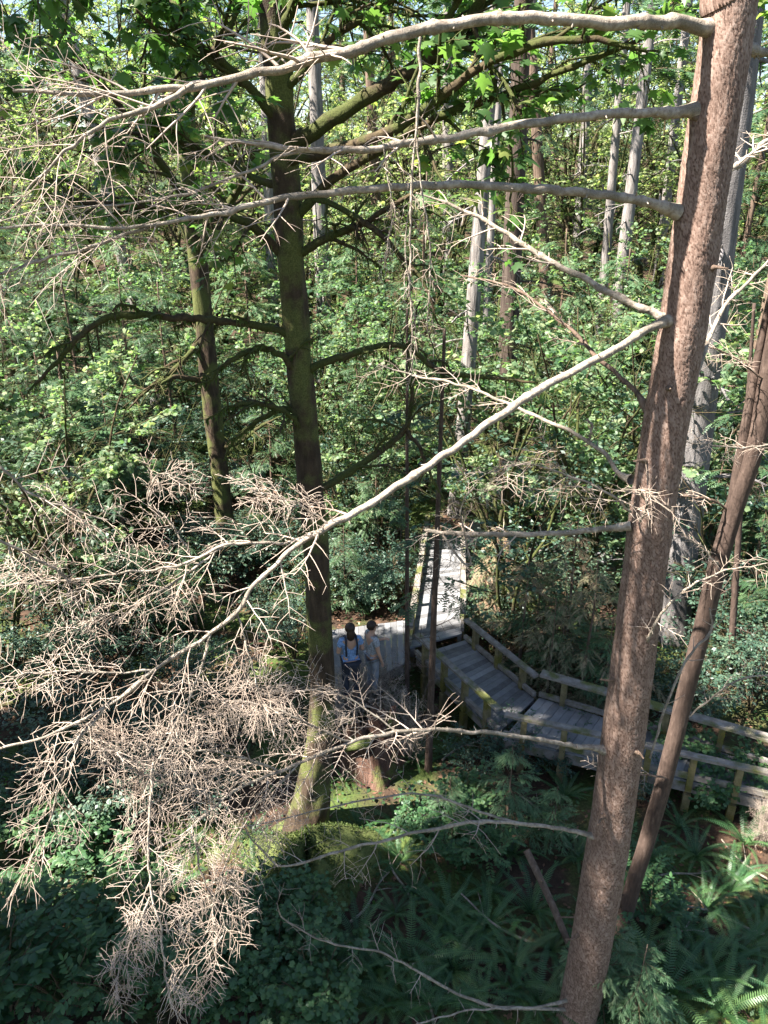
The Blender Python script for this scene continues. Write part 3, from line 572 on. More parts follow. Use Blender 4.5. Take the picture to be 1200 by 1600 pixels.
def build_maple():
    D = 9.5
    rows = [(415, -150, D, .145), (425, 0, D, .15), (434, 100, D, .152), (440, 200, D, .155), (450, 330, D, .165), (455, 420, D, .16), (463, 510, D, .158), (470, 600, D, .16), (480, 700, D, .162), (486, 770, D, .165), (494, 860, D, .17), (498, 950, D, .176), (503, 1040, D, .185), (503, 1120, D, .20), (496, 1190, D, .235), (487, 1250, D, .30), (478, 1300, D, .40)]
    P = px_line(rows); base = np.array([P[-1][0], D, float(H(P[-1][0], D))-.1])
    e = P[0].copy(); e[2] = 17; e[3] = .08
    b = P[-1].copy(); b[2] = base[2]; b[3] = .5
    P = np.vstack([e, P, b])[::-1]
    root = thing('mossy_maple', base, 'mossy broadleaf tree with crooked limbs, rising from a mossy mound in the middle', 'tree')
    part('trunk', trunk(P, 240, 40, wobble(.09, 3.0, 11)), M['mossy_bark'], root, base, True)
    # root mound
    n = 60; r = np.linspace(0, 1, 26); a = np.linspace(0, 2*math.pi, n, endpoint=False)
    Rr, Aa = np.meshgrid(r, a, indexing='ij'); cx, cy = base[0]+.1, base[1]-.75
    ex = 1+.18*np.sin(3*Aa+1)+.1*np.sin(5*Aa)
    X = cx+Rr*np.cos(Aa)*1.45*ex; Y = cy+Rr*np.sin(Aa)*1.55*ex
    Z = (1-smooth(0, 1, Rr))*(.52+.16*np.sin(2*Aa+.6)+.12*np.sin(5*Aa))+.11*noise2(X, Y, 4, 8)*(1-Rr)+.045*noise2(X, Y, 12, 9)*(1-Rr**3)-Rr**4*.25
    Z = H(X, Y)+Z
    i = np.arange(Rr.size).reshape(Rr.shape); F = np.stack([i[:-1], i[1:], np.roll(i[1:], -1, 1), np.roll(i[:-1], -1, 1)], -1).reshape(-1, 4)
    part('root_mound', (np.column_stack([X.ravel(), Y.ravel(), Z.ravel()]), [F], None), M['moss'], root, base, True)
    q = rng.integers(0, X.size, 16000); x_ = X.ravel()[q]+rng.normal(0, .03, 16000); y_ = Y.ravel()[q]+rng.normal(0, .03, 16000); z_ = Z.ravel()[q]
    mk = noise2(x_, y_, 3.5, 12) > -.12; x_, y_, z_ = x_[mk], y_[mk], z_[mk]; pp = np.column_stack([x_, y_, z_-.008]); dd = norm(rng.normal(0, .6, pp.shape)+[0, 0, 1])
    fz = tag(part('moss_fuzz', place(OVATE_LO, pp, norm(rng.normal(0, 1, pp.shape)), dd, rng.uniform(.02, .055, len(pp))), M['moss_leaf'], root, base), kind='stuff')
    K = dict(origin=base)
    limb(root, [(455, 225, D, .10), (500, 200, 9.3, .085), (560, 160, 9.1, .08), (640, 110, 8.8, .072), (700, 65, 8.6, .065), (745, 10, 8.4, .055), (780, -80, 8.2, .04), (820, -200, 8.0, .02)], sub=9, sl=1.5, t0=.45, **K)
    limb(root, [(462, 340, D, .06), (520, 280, 9.2, .05), (600, 232, 8.9, .045), (680, 185, 8.6, .042), (780, 152, 8.3, .036), (880, 110, 8.0, .028), (1000, 62, 7.7, .018), (1080, 10, 7.5, .008)], sub=9, sl=1.2, t0=.35, leaves_per=4, **K)
    limb(root, [(455, 300, D, .045), (520, 320, 9.2, .034), (600, 372, 8.9, .028), (660, 440, 8.7, .02), (690, 520, 8.6, .008)], sub=7, sl=.6, bare=True, **K)
    limb(root, [(440, 150, D, .05), (520, 60, 9.1, .038), (600, 10, 8.8, .03), (690, -60, 8.5, .015)], sub=8, sl=1.0, leaves_per=2, **K)
    limb(root, [(735, 30, 8.3, .022), (770, 120, 8.2, .018), (800, 240, 8.1, .014), (796, 360, 8.1, .008)], sub=6, sl=.5, leaves_per=1, moss_n=40, **K)
    limb(root, [(465, 398, D, .06), (520, 368, 9.3, .045), (570, 348, 9.1, .035), (620, 318, 8.9, .025), (660, 290, 8.8, .012)], sub=6, sl=.8, bare=True, **K)
    limb(root, [(478, 576, D, .055), (540, 556, 9.4, .045), (600, 540, 9.3, .038), (640, 545, 9.2, .035), (690, 580, 9.1, .03), (760, 590, 9.0, .024), (840, 598, 8.9, .012)], sub=6, sl=.7, bare=True, moss_n=200, **K)
    limb(root, [(490, 770, D, .06), (550, 735, 9.6, .05), (600, 700, 9.7, .045), (632, 672, 9.8, .04), (642, 620, 9.8, .03), (640, 540, 9.8, .02), (655, 470, 9.8, .01)], sub=7, sl=.8, leaves_per=1, bare=True, **K)
    limb(root, [(635, 672, 9.8, .03), (655, 700, 9.7, .026), (672, 740, 9.6, .02), (700, 790, 9.6, .01)], sub=4, sl=.4, bare=True, moss_n=60, **K)
    limb(root, [(455, 410, D, .065), (420, 378, 9.4, .052), (380, 345, 9.2, .045), (310, 330, 9.0, .04), (230, 322, 8.8, .034), (150, 318, 8.6, .026), (60, 300, 8.4, .012)], sub=9, sl=1.0, moss_n=320, leaves_per=2, t0=.2, **K)
    limb(root, [(462, 530, D, .055), (430, 515, 9.4, .048), (380, 506, 9.2, .044), (300, 497, 9.0, .042), (215, 492, 8.9, .04), (165, 498, 8.8, .037), (130, 520, 8.7, .033), (95, 558, 8.6, .028), (55, 600, 8.5, .015)], sub=9, sl=.55, bare=True, moss_n=420, t0=.15, **K)
    limb(root, [(468, 600, D, .05), (445, 560, 9.35, .042), (410, 545, 9.2, .038), (375, 555, 9.1, .034), (340, 580, 9.0, .022), (320, 610, 9.0, .01)], sub=6, sl=.5, bare=True, moss_n=150, **K)
    limb(root, [(482, 690, D, .045), (455, 650, 9.3, .036), (415, 632, 9.1, .032), (375, 632, 9.0, .026), (345, 645, 9.0, .012)], sub=8, sl=.55, bare=True, moss_n=200, **K)
    limb(root, [(478, 640, D, .045), (440, 640, 9.4, .036), (400, 660, 9.4, .032), (365, 690, 9.4, .02), (350, 720, 9.4, .01)], sub=5, sl=.4, bare=True, moss_n=120, **K)
    limb(root, [(445, 250, D, .07), (500, 240, 9.0, .06), (620, 200, 8.4, .05), (760, 100, 7.8, .04), (900, 60, 7.4, .03), (1010, 80, 7.2, .012)], sub=8, sl=.9, t0=.35, leaves_per=2, **K)
    limb(root, [(440, 200, D, .06), (400, 150, 9.3, .05), (340, 90, 9.1, .045), (260, 30, 8.8, .035), (170, -60, 8.5, .02)], sub=10, sl=1.3, t0=.25, **K)
    limb(root, [(430, 60, D, .06), (480, -20, 9.2, .05), (560, -90, 8.9, .04), (660, -160, 8.6, .03)], sub=10, sl=1.6, t0=.1, leaves_per=5, **K)
    limb(root, [(445, 290, D, .05), (400, 280, 9.6, .04), (330, 240, 9.8, .035), (250, 215, 10, .028), (150, 200, 10.2, .015)], sub=10, sl=1.0, t0=.25, leaves_per=4, **K)
    limb(root, [(428, 30, D, .06), (360, -40, 9.3, .05), (250, -80, 9.0, .04), (80, -60, 8.4, .03), (-60, 0, 8.0, .015)], sub=12, sl=1.5, t0=.25, leaves_per=5, **K)
    return root
maple = build_maple()

def build_left_maple():
    D = 19.0
    rows = [(270, -120, D, .16), (284, 60, D, .18), (292, 200, D, .20), (302, 340, D, .22), (312, 430, D, .225), (322, 540, D, .225), (333, 650, D, .23), (345, 750, D, .235), (353, 830, D, .25), (358, 880, D, .32)]
    P = px_line(rows); base = P[-1][:3].copy(); base[2] = float(H(base[0], base[1]))-.1
    e = P[0].copy(); e[2] = 18; e[3] = .08; b = P[-1].copy(); b[2] = base[2]; b[3] = .45
    P = np.vstack([e, P, b])[::-1]
    root = thing('mossy_maple', base, 'farther dark mossy trunk standing left of the central mossy tree', 'tree')
    part('trunk', trunk(P, 140, 24, wobble(.09, 2.2, 21)), M['mossy_bark'], root, base, True)
    K = dict(origin=base)
    limb(root, [(305, 400, D, .13), (330, 360, 18.6, .10), (370, 300, 18, .08), (400, 230, 17.5, .05)], sub=9, sl=1.8, leaf_size=.2, leaves_per=4, **K)
    limb(root, [(300, 330, D, .13), (270, 280, 18.6, .10), (210, 200, 18, .08), (150, 120, 17.5, .06), (60, 60, 17, .03)], sub=10, sl=2.0, leaf_size=.2, leaves_per=4, **K)
    limb(root, [(320, 520, D, .09), (280, 570, 18.5, .06), (230, 610, 18, .04), (200, 640, 17.6, .02)], sub=6, sl=1.2, bare=True, **K)
    limb(root, [(330, 600, D, .09), (300, 592, 18.5, .07), (270, 590, 18, .05), (245, 605, 17.6, .02)], sub=5, sl=.9, bare=True, **K)
    limb(root, [(290, 190, D, .1), (320, 110, 18.4, .08), (360, 40, 18, .06), (400, -60, 17.5, .03)], sub=10, sl=2.2, leaf_size=.2, leaves_per=4, **K)
    limb(root, [(345, 700, D, .07), (375, 690, 18.6, .06), (410, 665, 18.2, .04), (440, 650, 18, .02)], sub=6, sl=1.0, bare=True, **K)
    return root
maple2 = build_left_maple()

# ------------------------------------------------------------------ boardwalk
def box(c, ax, ay, az, hx, hy, hz):
    c = np.asarray(c, float); v = []
    for sx in (-1, 1):
        for sy in (-1, 1):
            for sz in (-1, 1): v.append(c+ax*hx*sx+ay*hy*sy+az*hz*sz)
    f = np.array([[0, 1, 3, 2], [4, 6, 7, 5], [0, 4, 5, 1], [2, 3, 7, 6], [0, 2, 6, 4], [1, 5, 7, 3]])
    return np.array(v), [f], np.full(8, rng.random())
def beam(a, b, w, h, upv=(0, 0, 1.)):
    a = np.asarray(a, float); b = np.asarray(b, float); d = b-a; L = np.linalg.norm(d); d = d/L
    s = norm(np.cross(d, np.asarray(upv, float))); u = np.cross(s, d)
    return box((a+b)/2, d, s, u, L/2, w/2, h/2)
DZ = 0.70
def deck_geo(A, B, C_, D_, plank=.145, gap=.012):
    """boards laid across the strip whose two long edges are A-B and D_-C_"""
    A, B, C_, D_ = [np.asarray(q, float) for q in (A, B, C_, D_)]
    L = max(np.linalg.norm(B-A), np.linalg.norm(C_-D_)); n = max(3, int(L/(plank+gap))); g = []
    for i in range(n):
        t0, t1 = i/n+.022/n, (i+1)/n-.022/n
        q = [A+(B-A)*t0, A+(B-A)*t1, D_+(C_-D_)*t1, D_+(C_-D_)*t0]
        ex = norm(q[3]-q[0])*rng.uniform(-.008, .015); dz = np.array([0, 0, rng.normal(0, .0006)])
        top = [q[0]-ex+dz, q[1]-ex+dz, q[2]+ex+dz, q[3]+ex+dz]; v = np.array(top+[p-[0, 0, .04] for p in top])
        g.append((v, [np.array([[0, 1, 2, 3], [7, 6, 5, 4], [0, 4, 5, 1], [1, 5, 6, 2], [2, 6, 7, 3], [3, 7, 4, 0]])], np.full(8, rng.random())))
    return merge(*g)
def build_boardwalk():
    g = lambda px, py: GZ(px, py, DZ)
    org = np.array([1.5, 13.0, float(H(1.5, 13))])
    root = thing('boardwalk', org, 'weathered grey timber boardwalk with low mossy rails bending through the trees', 'boardwalk')
    up = np.array([0, 0, 1.])
    def deck(a, b, c, d, dz=0.0, label=None):
        o_ = np.array([0, 0, dz]); a, b, c, d = a+o_, b+o_, c+o_, d+o_
        o = part('deck', deck_geo(a, b, c, d), M['old_plank'], root, org, False)
        if label: o['label'] = label
        for (p, q) in ((a, b), (d, c)):
            n_ = norm((c+d-a-b)/2) if p is a else -norm((c+d-a-b)/2)
            z = np.array([0, 0, .045+.11])
            part('joist', beam(p+n_*.06-z, q+n_*.06-z, .09, .20), M['rail_wood'], root, org, False)
    def rail(p, q, n_posts, h=.50, w=.13, t=.05, kick=True, dz=0.0, inset=None, e0=0., e1=0.):
        p = np.asarray(p)+[0, 0, dz]; q = np.asarray(q)+[0, 0, dz]
        if inset is not None: p = p+inset; q = q+inset
        part('handrail', beam(p+up*(h+t/2)-norm(q-p)*e0, q+up*(h+t/2)+norm(q-p)*e1, w, t), M['rail_wood'], root, org, False)
        if kick: part('kerb_rail', beam(p+up*.10, q+up*.10, .07, .09), M['rail_wood'], root, org, False)
        for k in range(n_posts):
            c = p+(q-p)*((k+.5)/n_posts)
            d = norm(q-p)
            part('post', box(c+up*(h/2-.10), d, norm(np.cross(d, up)), up, .05, .055, h/2+.099), M['post_wood'], root, org, False)
            ft = c-up*.2; lo = float(H(c[0], c[1]))-.2
            part('footing', box(np.array([c[0], c[1], (DZ-.27+lo)/2]), d, norm(np.cross(d, up)), up, .06, .06, max((DZ-.27-lo)/2, .05)), M['post_wood'], root, org, False)
    # far leg, running away
    a, b, c, d = g(640, 1012), g(668, 832), g(722, 832), g(722, 990)
    deck(a, b, c, d, label='far straight leg of decking running away from the viewer')
    rail(a, b, 5); rail(d, c, 4)
    # middle leg, diagonal
    e, f, h_, i = g(650, 1024), g(778, 1146), g(835, 1092), g(726, 1000)
    deck(e, f, h_, i, -.004, label='diagonal middle leg of decking')
    rail(e, f, 4, dz=-.004); rail(i, h_, 3, dz=-.004)
    # right leg
    j, k, l, m = g(786, 1152), g(1260, 1262), g(1260, 1215), g(842, 1090)
    deck(j, k, l, m, -.008, label='right leg of decking below the leaning trunk')
    rail(j, k, 7, dz=-.008); rail(m, l, 5, w=.2, h=.55, dz=-.008)
    # left landing with the people
    n, o, p, q = g(640, 1030), g(515, 1098), g(508, 985), g(640, 968)
    deck(n, o, p, q, -.012, label='left landing where the people stand')
    # far cross leg, glimpsed between the leaves on the right
    r, s, t, u = g(725, 838), g(1260, 965), g(1260, 930), g(735, 815)
    deck(r, s, t, u, -.016, label='far cross leg glimpsed between the leaves')
    rail(r, s, 7, dz=-.016)
build_boardwalk()

# ------------------------------------------------------------------ stump, log, snags
def build_stump():
    c = np.array([-.22, 11.0]); z0 = float(H(*c))-.1; base = np.array([*c, z0])
    root = thing('rotten_stump', base, 'red rotten broken stump with a mossy lip, below the people on the deck', 'stump')
    n, k = 40, 26; a = np.linspace(0, 2*math.pi, n, endpoint=False); t = np.linspace(0, 1, k)
    T, A = np.meshgrid(t, a, indexing='ij')
    topz = 1.0+.22*np.sin(A*2+.4)+.16*np.sin(5*A+1)+.10*np.sin(9*A)
    rad = .42*(1+.5*(1-T)**3)*(1+.10*np.sin(4*A+.7)+.05*np.sin(9*A+3*T))
    V = np.stack([c[0]+rad*np.cos(A), c[1]+rad*np.sin(A), z0+T*topz], -1)
    Ti, Ai = np.meshgrid(np.linspace(1, .25, 10), a, indexing='ij'); ri = (.33)*(.3+.7*Ti)*(1+.08*np.sin(4*Ai))
    tz = 1.0+.22*np.sin(Ai*2+.4)+.16*np.sin(5*Ai+1)+.10*np.sin(9*Ai)
    Vi = np.stack([c[0]+ri*np.cos(Ai), c[1]+ri*np.sin(Ai), z0+Ti*tz], -1)
    VV = np.concatenate([V, Vi], 0); i = np.arange(VV.shape[0]*n).reshape(-1, n)
    F = np.stack([i[:-1], np.roll(i[:-1], -1, 1), np.roll(i[1:], -1, 1), i[1:]], -1).reshape(-1, 4)
    part('rotten_wood', (VV.reshape(-1, 3), [F], None), M['rot'], root, base, True)
    p = spline(np.array([[c[0]-.45, c[1]-.25, z0+.7, .06], [c[0]-.3, c[1]-.36, z0+.85, .075], [c[0]-.08, c[1]-.45, z0+1.0, .08], [c[0]+.02, c[1]-.4, z0+1.15, .05]]), 16)
    part('moss_lip', tubes(p[None, :, :3], p[None, :, 3], 10), M['moss'], root, base, True)
build_stump()
STICKS = []
def build_log(px0, px1, D0, D1, r, label, mat='brown_bark', z=.3, lift=0.0):
    a = base_px(px0, D0); b = base_px(px1, D1); a[2] += r*.6+lift; b[2] += r*.5
    P = spline(np.array([[*a, r], [*((a+b)/2+[0, 0, .05]), r*.92], [*b, r*.8]]), 40)
    root = thing('fallen_log', (a+b)/2, label, 'log')
    part('stem', tubes(P[None, :, :3], P[None, :, 3], 18, wobble(.12, 2, int(px0)+3)), M[mat], root, (a+b)/2, True)
    for k in range(2):
        q = P[12+12*k]; e = q[:3]+np.array([rng.normal(0, .2), -.4, .5])
        part('snapped_stub', tubes(np.array([[q[:3], (q[:3]+e)/2, e]]), np.array([[r*.25, r*.2, r*.12]]), 8), M[mat], root, (a+b)/2, True)
build_log(330, 480, 23.5, 22.5, .38, 'dark fallen log in the shade between the two mossy trunks')
build_log(470, 300, 26, 24.2, .22, 'thinner fallen log lying behind the dark log', lift=.5)
build_log(815, 900, 8.2, 7.2, .055, 'thin dark fallen pole in the ferns left of the scaly trunk foot', z=0, lift=.9)
build_log(1130, 1290, 10.8, 11.2, .2, 'pale fallen log behind the ferns on the right', 'grey_bark')

for i, (px, py, ln, a) in enumerate([(690, 1500, 1.2, .4), (620, 1370, .9, 1.9), (770, 1450, 1.1, 2.6), (1060, 1380, 1.0, .2), (1120, 1450, 1.2, 2.9), (1000, 1540, .8, 1.2), (580, 1420, 1.0, .9), (1180, 1380, 1.3, 2.2), (720, 1180, .9, .5), (850, 1290, 1.1, 2.4), (1050, 1480, .9, .7), (660, 1580, 1.0, 2.0)]):
    c = ground_at(px, py); d = np.array([math.cos(a), math.sin(a), 0])*ln/2; pts = []
    for t in np.linspace(-1, 1, 9):
        q = c+d*t+np.array([-d[1], d[0], 0])*.12*math.sin(2.5*t+i); q[2] = float(H(q[0], q[1]))+.05+.10*(t+1)*(i % 3)/2; pts.append([*q, .016*(1-.3*t)])
    pts = np.array(pts); root = thing('fallen_stick', c, None, 'stick')
    part('stem', tubes(pts[None, :, :3], pts[None, :, 3], 7), M['dead_wood'], root, c, True)
    f_ = pts[5]; e_ = f_[:3]+d*.4+np.array([d[1], -d[0], .1])*.5
    part('side_twig', tubes(np.array([[f_[:3], (f_[:3]+e_)/2+[0, 0, .02], e_]]), np.array([[.009, .007, .004]]), 5), M['dead_wood'], root, c, True)
    STICKS.append((root, 'pale fallen stick', 'fallen sticks among the ferns', c))

# ------------------------------------------------------------------ straight trunks behind (each its own tree)
def bg_trunk(px_top, py_top, px_bot, py_bot, D, r, mat, label, top=26, crown=None, name='conifer_tree'):
    a, b = AT(px_top, py_top, D), AT(px_bot, py_bot, D)
    dirx = (a[0]-b[0])/(a[2]-b[2]); xb = b[0]-dirx*(b[2]); zb = float(H(xb, D))-.2
    base = np.array([b[0]+dirx*(zb-b[2]), D, zb]); tp = np.array([b[0]+dirx*(top-b[2]), D, top])
    P = np.array([[*(base+(tp-base)*t), r*(1.45 if t == 0 else 1.12-.75*t)] for t in (0, .06, .25, .5, .75, 1)])
    root = thing(name, base, label, 'tree')
    part('trunk', trunk(P, 60, 18, wobble(.06, 1.3, int(px_top))), M[mat], root, base, True)
    return root, base, tp, r
def conifer_foliage(base_z, z0, z1, L0, n_b, cx=0., cy=0., dens=1.0, spray=SPRAY_LO, sl=.5, droop=.5, r0=.02, leanx=0.0, bare=.25):
    """boughs and needle sprays of one conifer, local coordinates"""
    z = rng.uniform(0, 1, n_b)**.85*(z1-z0)+z0; a = rng.uniform(0, 2*math.pi, n_b)
    L = L0*(1-.85*((z-z0)/(z1-z0))**1.2)*rng.uniform(.65, 1.15, n_b)+.15
    K = 7; P = np.zeros((n_b, K, 3)); P[:, 0] = np.column_stack([cx+leanx*z, np.full(n_b, cy), z])
    d = np.column_stack([np.cos(a), np.sin(a), rng.uniform(-.05, .35, n_b)])
    for k in range(1, K):
        d = norm(d+np.array([0, 0, -droop/K])+rng.normal(0, .05, (n_b, 3))); P[:, k] = P[:, k-1]+d*(L/(K-1))[:, None]
    R = np.outer(np.maximum(L*.010, .004)*1.2, np.linspace(1, .3, K))
    tw, tr, tn = grow(P, R, max(6, int(10*dens)), L*.42, .85, bare, 1, None, 4, .35, .5, .08, .55, .4, .002, 0, .15)
    m = 4; t = np.tile(np.linspace(.1, .95, m), (len(tw), 1)); p, tan = lerp_poly(tw, t); p = p.reshape(-1, 3); tan = tan.reshape(-1, 3)
    n = len(p); sgn = np.where(np.arange(n) % 2 == 0, 1, -1)[:, None]
    dd = norm(tan+sgn*.7*norm(np.cross(tan, [0, 0, 1.]))*rng.uniform(.2, 1, (n, 1))+rng.normal(0, .15, (n, 3))+[0, 0, -.2])
    Ls = np.repeat(np.repeat(L, max(6, int(10*dens))), m)
    s = place(spray, p, norm(rng.normal(0, .22, (n, 3))+[0, 0, 1]), dd, np.clip(sl*rng.uniform(.6, 1.2, n)*np.clip(Ls/L0*1.3, .5, 1), .05, 9))
    return merge(tubes(P, R, 4), tubes(tw, tr, 3)), s

BG = [
    (815, 60, 790, 640, 24.0, .31, 'dark_bark', 'straight dark brown trunk behind the hanging twigs, right of centre'),
    (1136, 300, 1080, 740, 15.5, .35, 'shade_bark', 'thick grey trunk just behind the tall scaly conifer'),
    (742, 440, 718, 740, 22.0, .21, 'grey_bark', 'grey sunlit trunk left of the straight dark trunk'),
    (765, 400, 757, 540, 33.0, .16, 'grey_bark', 'thin pale trunk between the grey trunk and the straight dark trunk'),
    (955, 300, 940, 480, 38.0, .22, 'grey_bark', 'slim white sunlit trunk, left of a pair in the distance'),
    (993, 240, 962, 500, 34.0, .27, 'grey_bark', 'white sunlit trunk, right of a pair in the distance'),
    (908, 300, 903, 380, 46.0, .30, 'grey_bark', 'small far pale trunk between the dark trunk and the white pair'),
    (828, 30, 822, 110, 44.0, .42, 'grey_bark', 'far sunlit trunk showing above the straight dark trunk'),
    (492, 120, 500, 330, 36.0, .34, 'grey_bark', 'pale sunlit trunk right behind the central mossy tree'),
    (424, 400, 432, 600, 34.0, .24, 'grey_bark', 'pale slim trunk between the two mossy trees'),
    (176, 330, 232, 560, 32.0, .28, 'grey_bark', 'pale leaning trunk in the leaves at the left'),
    (590, 360, 596, 480, 44.0, .30, 'brown_bark', 'far reddish brown trunk behind the hanging twigs'),
    (860, 560, 868, 690, 40.0, .30, 'brown_bark', 'far brown trunk seen through leaves right of the dark trunk'),
    (100, 640, 112, 760, 17.0, .10, 'brown_bark', 'thin brown stem in the shade at the far left'),
    (1186, 560, 1130, 850, 20.0, .2, 'brown_bark', 'brown trunk behind the leaning tree at the right edge'),
    (636, 560, 636, 1050, 12.6, .048, 'lean_bark', 'very thin brown sapling stem left of the far deck leg'),
    (690, 640, 670, 1180, 10.9, .062, 'lean_bark', 'thin pale brown sapling stem in front of the diagonal deck'),
    (1150, 900, 1138, 1080, 13.2, .07, 'lean_bark', 'thin tan stem among leaves right of the leaning trunk'),
    (300, 240, 312, 420, 42.0, .3, 'brown_bark', 'far dark trunk right behind the left mossy tree'),
    (700, 120, 700, 300, 50.0, .38, 'grey_bark', 'tall far pale trunk high behind the hanging twigs'),
    (1040, 330, 1030, 420, 48.0, .3, 'grey_bark', 'far pale trunk hugging the left side of the scaly trunk'),
]
for row in BG:
    top = 30 if row[4] > 20 else (22 if row[4] > 14 else 8)
    if row[0] == 100: top = 6.5
    root, b, tp, r = bg_trunk(*row, top=top)
    leanx = (tp[0]-b[0])/(tp[2]-b[2])
    tl = np.linspace(0, 1, 12)[:, None]; st = (tp-b)*(.10+.55*tl); dr = np.full((1, 12), r*.28)
    a_, ar_, an_ = grow(st[None], dr, 16 if r > .15 else 9, 1.5 if r > .15 else .6, 1.45, 0, 1, None, 6, .7, .1, .12, .1, .5, .006, 0, 1.5)
    b_, br_, bn_ = grow(a_, ar_, 7, .4, 1.0, .2, 1, an_, 4, .5, .3, .15, .3, .5, .004)
    tr = [c for c in root.children if c.name.startswith('trunk')][0]; old = tr.data
    V0 = np.empty(len(old.vertices)*3, np.float32); old.vertices.foreach_get('co', V0); Fq = [list(p.vertices) for p in old.polygons if p.loop_total == 4]; Fc = [list(p.vertices) for p in old.polygons if p.loop_total != 4]
    q_ = merge((V0.reshape(-1, 3), [np.array(Fq), np.array(Fc)], None), tubes(a_, ar_, 5), tubes(b_, br_, 4)); m_ = mesh_of('trunk', q_[0], q_[1], True, q_[2]); m_.materials.append(M[row[6]]); tr.data = m_
    if row[4] > 20:
        w_, f_ = conifer_foliage(0, 13 if row[4] < 40 else 9, top-.5, 2.4, 18, dens=.9, sl=.62, leanx=leanx)
        part('bough', w_, M['green_twig'], root); part('needles', f_, M['needle'], root)
    elif row[4] > 14:
        w_, f_ = conifer_foliage(0, min(11, top*.6), top-.5, 2.2 if top > 8 else 1.0, 18, dens=.9, sl=.5, leanx=leanx)
        part('bough', w_, M['green_twig'], root); part('needles', f_, M['needle'], root)
    else:
        w_, f_ = conifer_foliage(0, 3.4, top-.3, .8, 12, dens=.6, sl=.22, leanx=leanx, droop=.8, r0=.01)
        part('bough', w_, M['green_twig'], root); part('needles', f_, M['needle'], root)

# ------------------------------------------------------------------ plant kinds (one of each, then copies)
HID = []
def proto_conifer(name, h, z0, L0, nb, mat, spray, sl, r, droop=.5, dens=1.0, bark='brown_bark'):
    root = thing(name, (0, 0, -100), None, 'tree')
    P = np.array([[0, 0, -.2, r*1.3], [.02, 0, h*.3, r], [-.02, .03, h*.7, r*.5], [0, 0, h, .01]])
    part('trunk', trunk(P, 24, 10, None), M[bark], root, None, True)
    w_, f_ = conifer_foliage(0, z0, h-.05, L0, nb, spray=spray, sl=sl, droop=droop, dens=dens)
    part('bough', w_, M['green_twig'], root); part('needles', f_, M[mat], root); return root
def proto_vine(name, h, nst, mat, size, spread=1.6, tpl=MAPLE_LO, lp=6, cat='tree', tilt=.35, clump=2.2):
    root = thing(name, (0, 0, -100), None, cat)
    st = []
    for i in range(nst):
        a = i*2.4+rng.uniform(0, 1); q = np.array([[rng.normal(0, .08), rng.normal(0, .08), -.1, .035*h/4]])
        dv = np.array([math.cos(a), math.sin(a), 0])*spread
        for k in range(1, 6):
            t = k/5; q = np.vstack([q, [*(dv*t**1.3+rng.normal(0, .06, 3)), .035*h/4*(1-.8*t)]]); q[-1, 2] = h*(t**.8)*rng.uniform(.9, 1.05)
        st.append(spline(q, 14))
    st = np.array(st); P, R = st[:, :, :3], st[:, :, 3]
    a, ar, an = grow(P, R, 9, h*.34, 1.15, .2, 1, None, 6, .1, .3, .12, .35, .5, .004, .15, .7)
    b, br, bn = grow(a, ar, 8, h*.13, .9, .15, 1, None, 4, .05, .4, .12, .3, .5, .002, 0, .15)
    part('stem', merge(tubes(P, R, 7), tubes(a, ar, 4), tubes(b, br, 3)), M['limb_moss'], root, None, True)
    part('leaves', leafy(b, None, lp, size, tpl, tilt, clump=clump), M[mat], root); return root
def proto_shrub(name, h, nst, mat, size, tpl=OVATE_LO, lp=5, spread=.6, pinnate=False):
    root = thing(name, (0, 0, -100), None, 'shrub'); st = []
    for i in range(nst):
        a = i*2.4+rng.uniform(0, 1); t = np.linspace(0, 1, 7)[:, None]
        hh = h*rng.uniform(.7, 1.1); sp = spread*rng.uniform(.5, 1.2)
        st.append(np.hstack([np.cos(a)*sp*t**1.2, np.sin(a)*sp*t**1.2, hh*(1-(1-t)**1.5)-.05])+rng.normal(0, .02, (7, 3))*t)
    P = np.array(st); R = np.tile(np.linspace(.012, .004, 7), (nst, 1))*h
    a, ar, an = grow(P, R, 7, h*.42, 1.0, .25, 1, None, 5, .25, .3, .1, .3, .5, .002, .1, .6)
    if pinnate:
        t = np.tile(np.linspace(.25, 1, 6), (len(a), 1)); p, tan = lerp_poly(a, t); p = p.reshape(-1, 3); tan = tan.reshape(-1, 3)
        g = []
        for s in (1, -1):
            d = norm(tan*.6+s*norm(np.cross(tan, [0, 0, 1.]))+rng.normal(0, .1, tan.shape)+[0, 0, -.15])
            g.append(place(OVATE, p, norm(rng.normal(0, .2, p.shape)+[0, 0, 1]), d, rng.uniform(.7, 1.1, len(p))*size))
        tip = a[:, -1]; g.append(place(OVATE, tip, norm(rng.normal(0, .2, tip.shape)+[0, 0, 1]), norm(a[:, -1]-a[:, -2]), np.full(len(tip), size*1.1)))
        lv = merge(*g); wood = merge(tubes(P, R, 5), tubes(a, ar, 3))
    else:
        b, br, bn = grow(a, ar, 6, h*.18, .9, .2, 1, None, 4, .15, .4, .1, .3, .5, .0015, 0, .3)
        lv = leafy(b, None, lp, size, tpl, .35, .1); wood = merge(tubes(P, R, 5), tubes(a, ar, 3), tubes(b, br, 3))
    part('stem', wood, M['green_twig'], root); part('leaves', lv, M[mat], root); return root
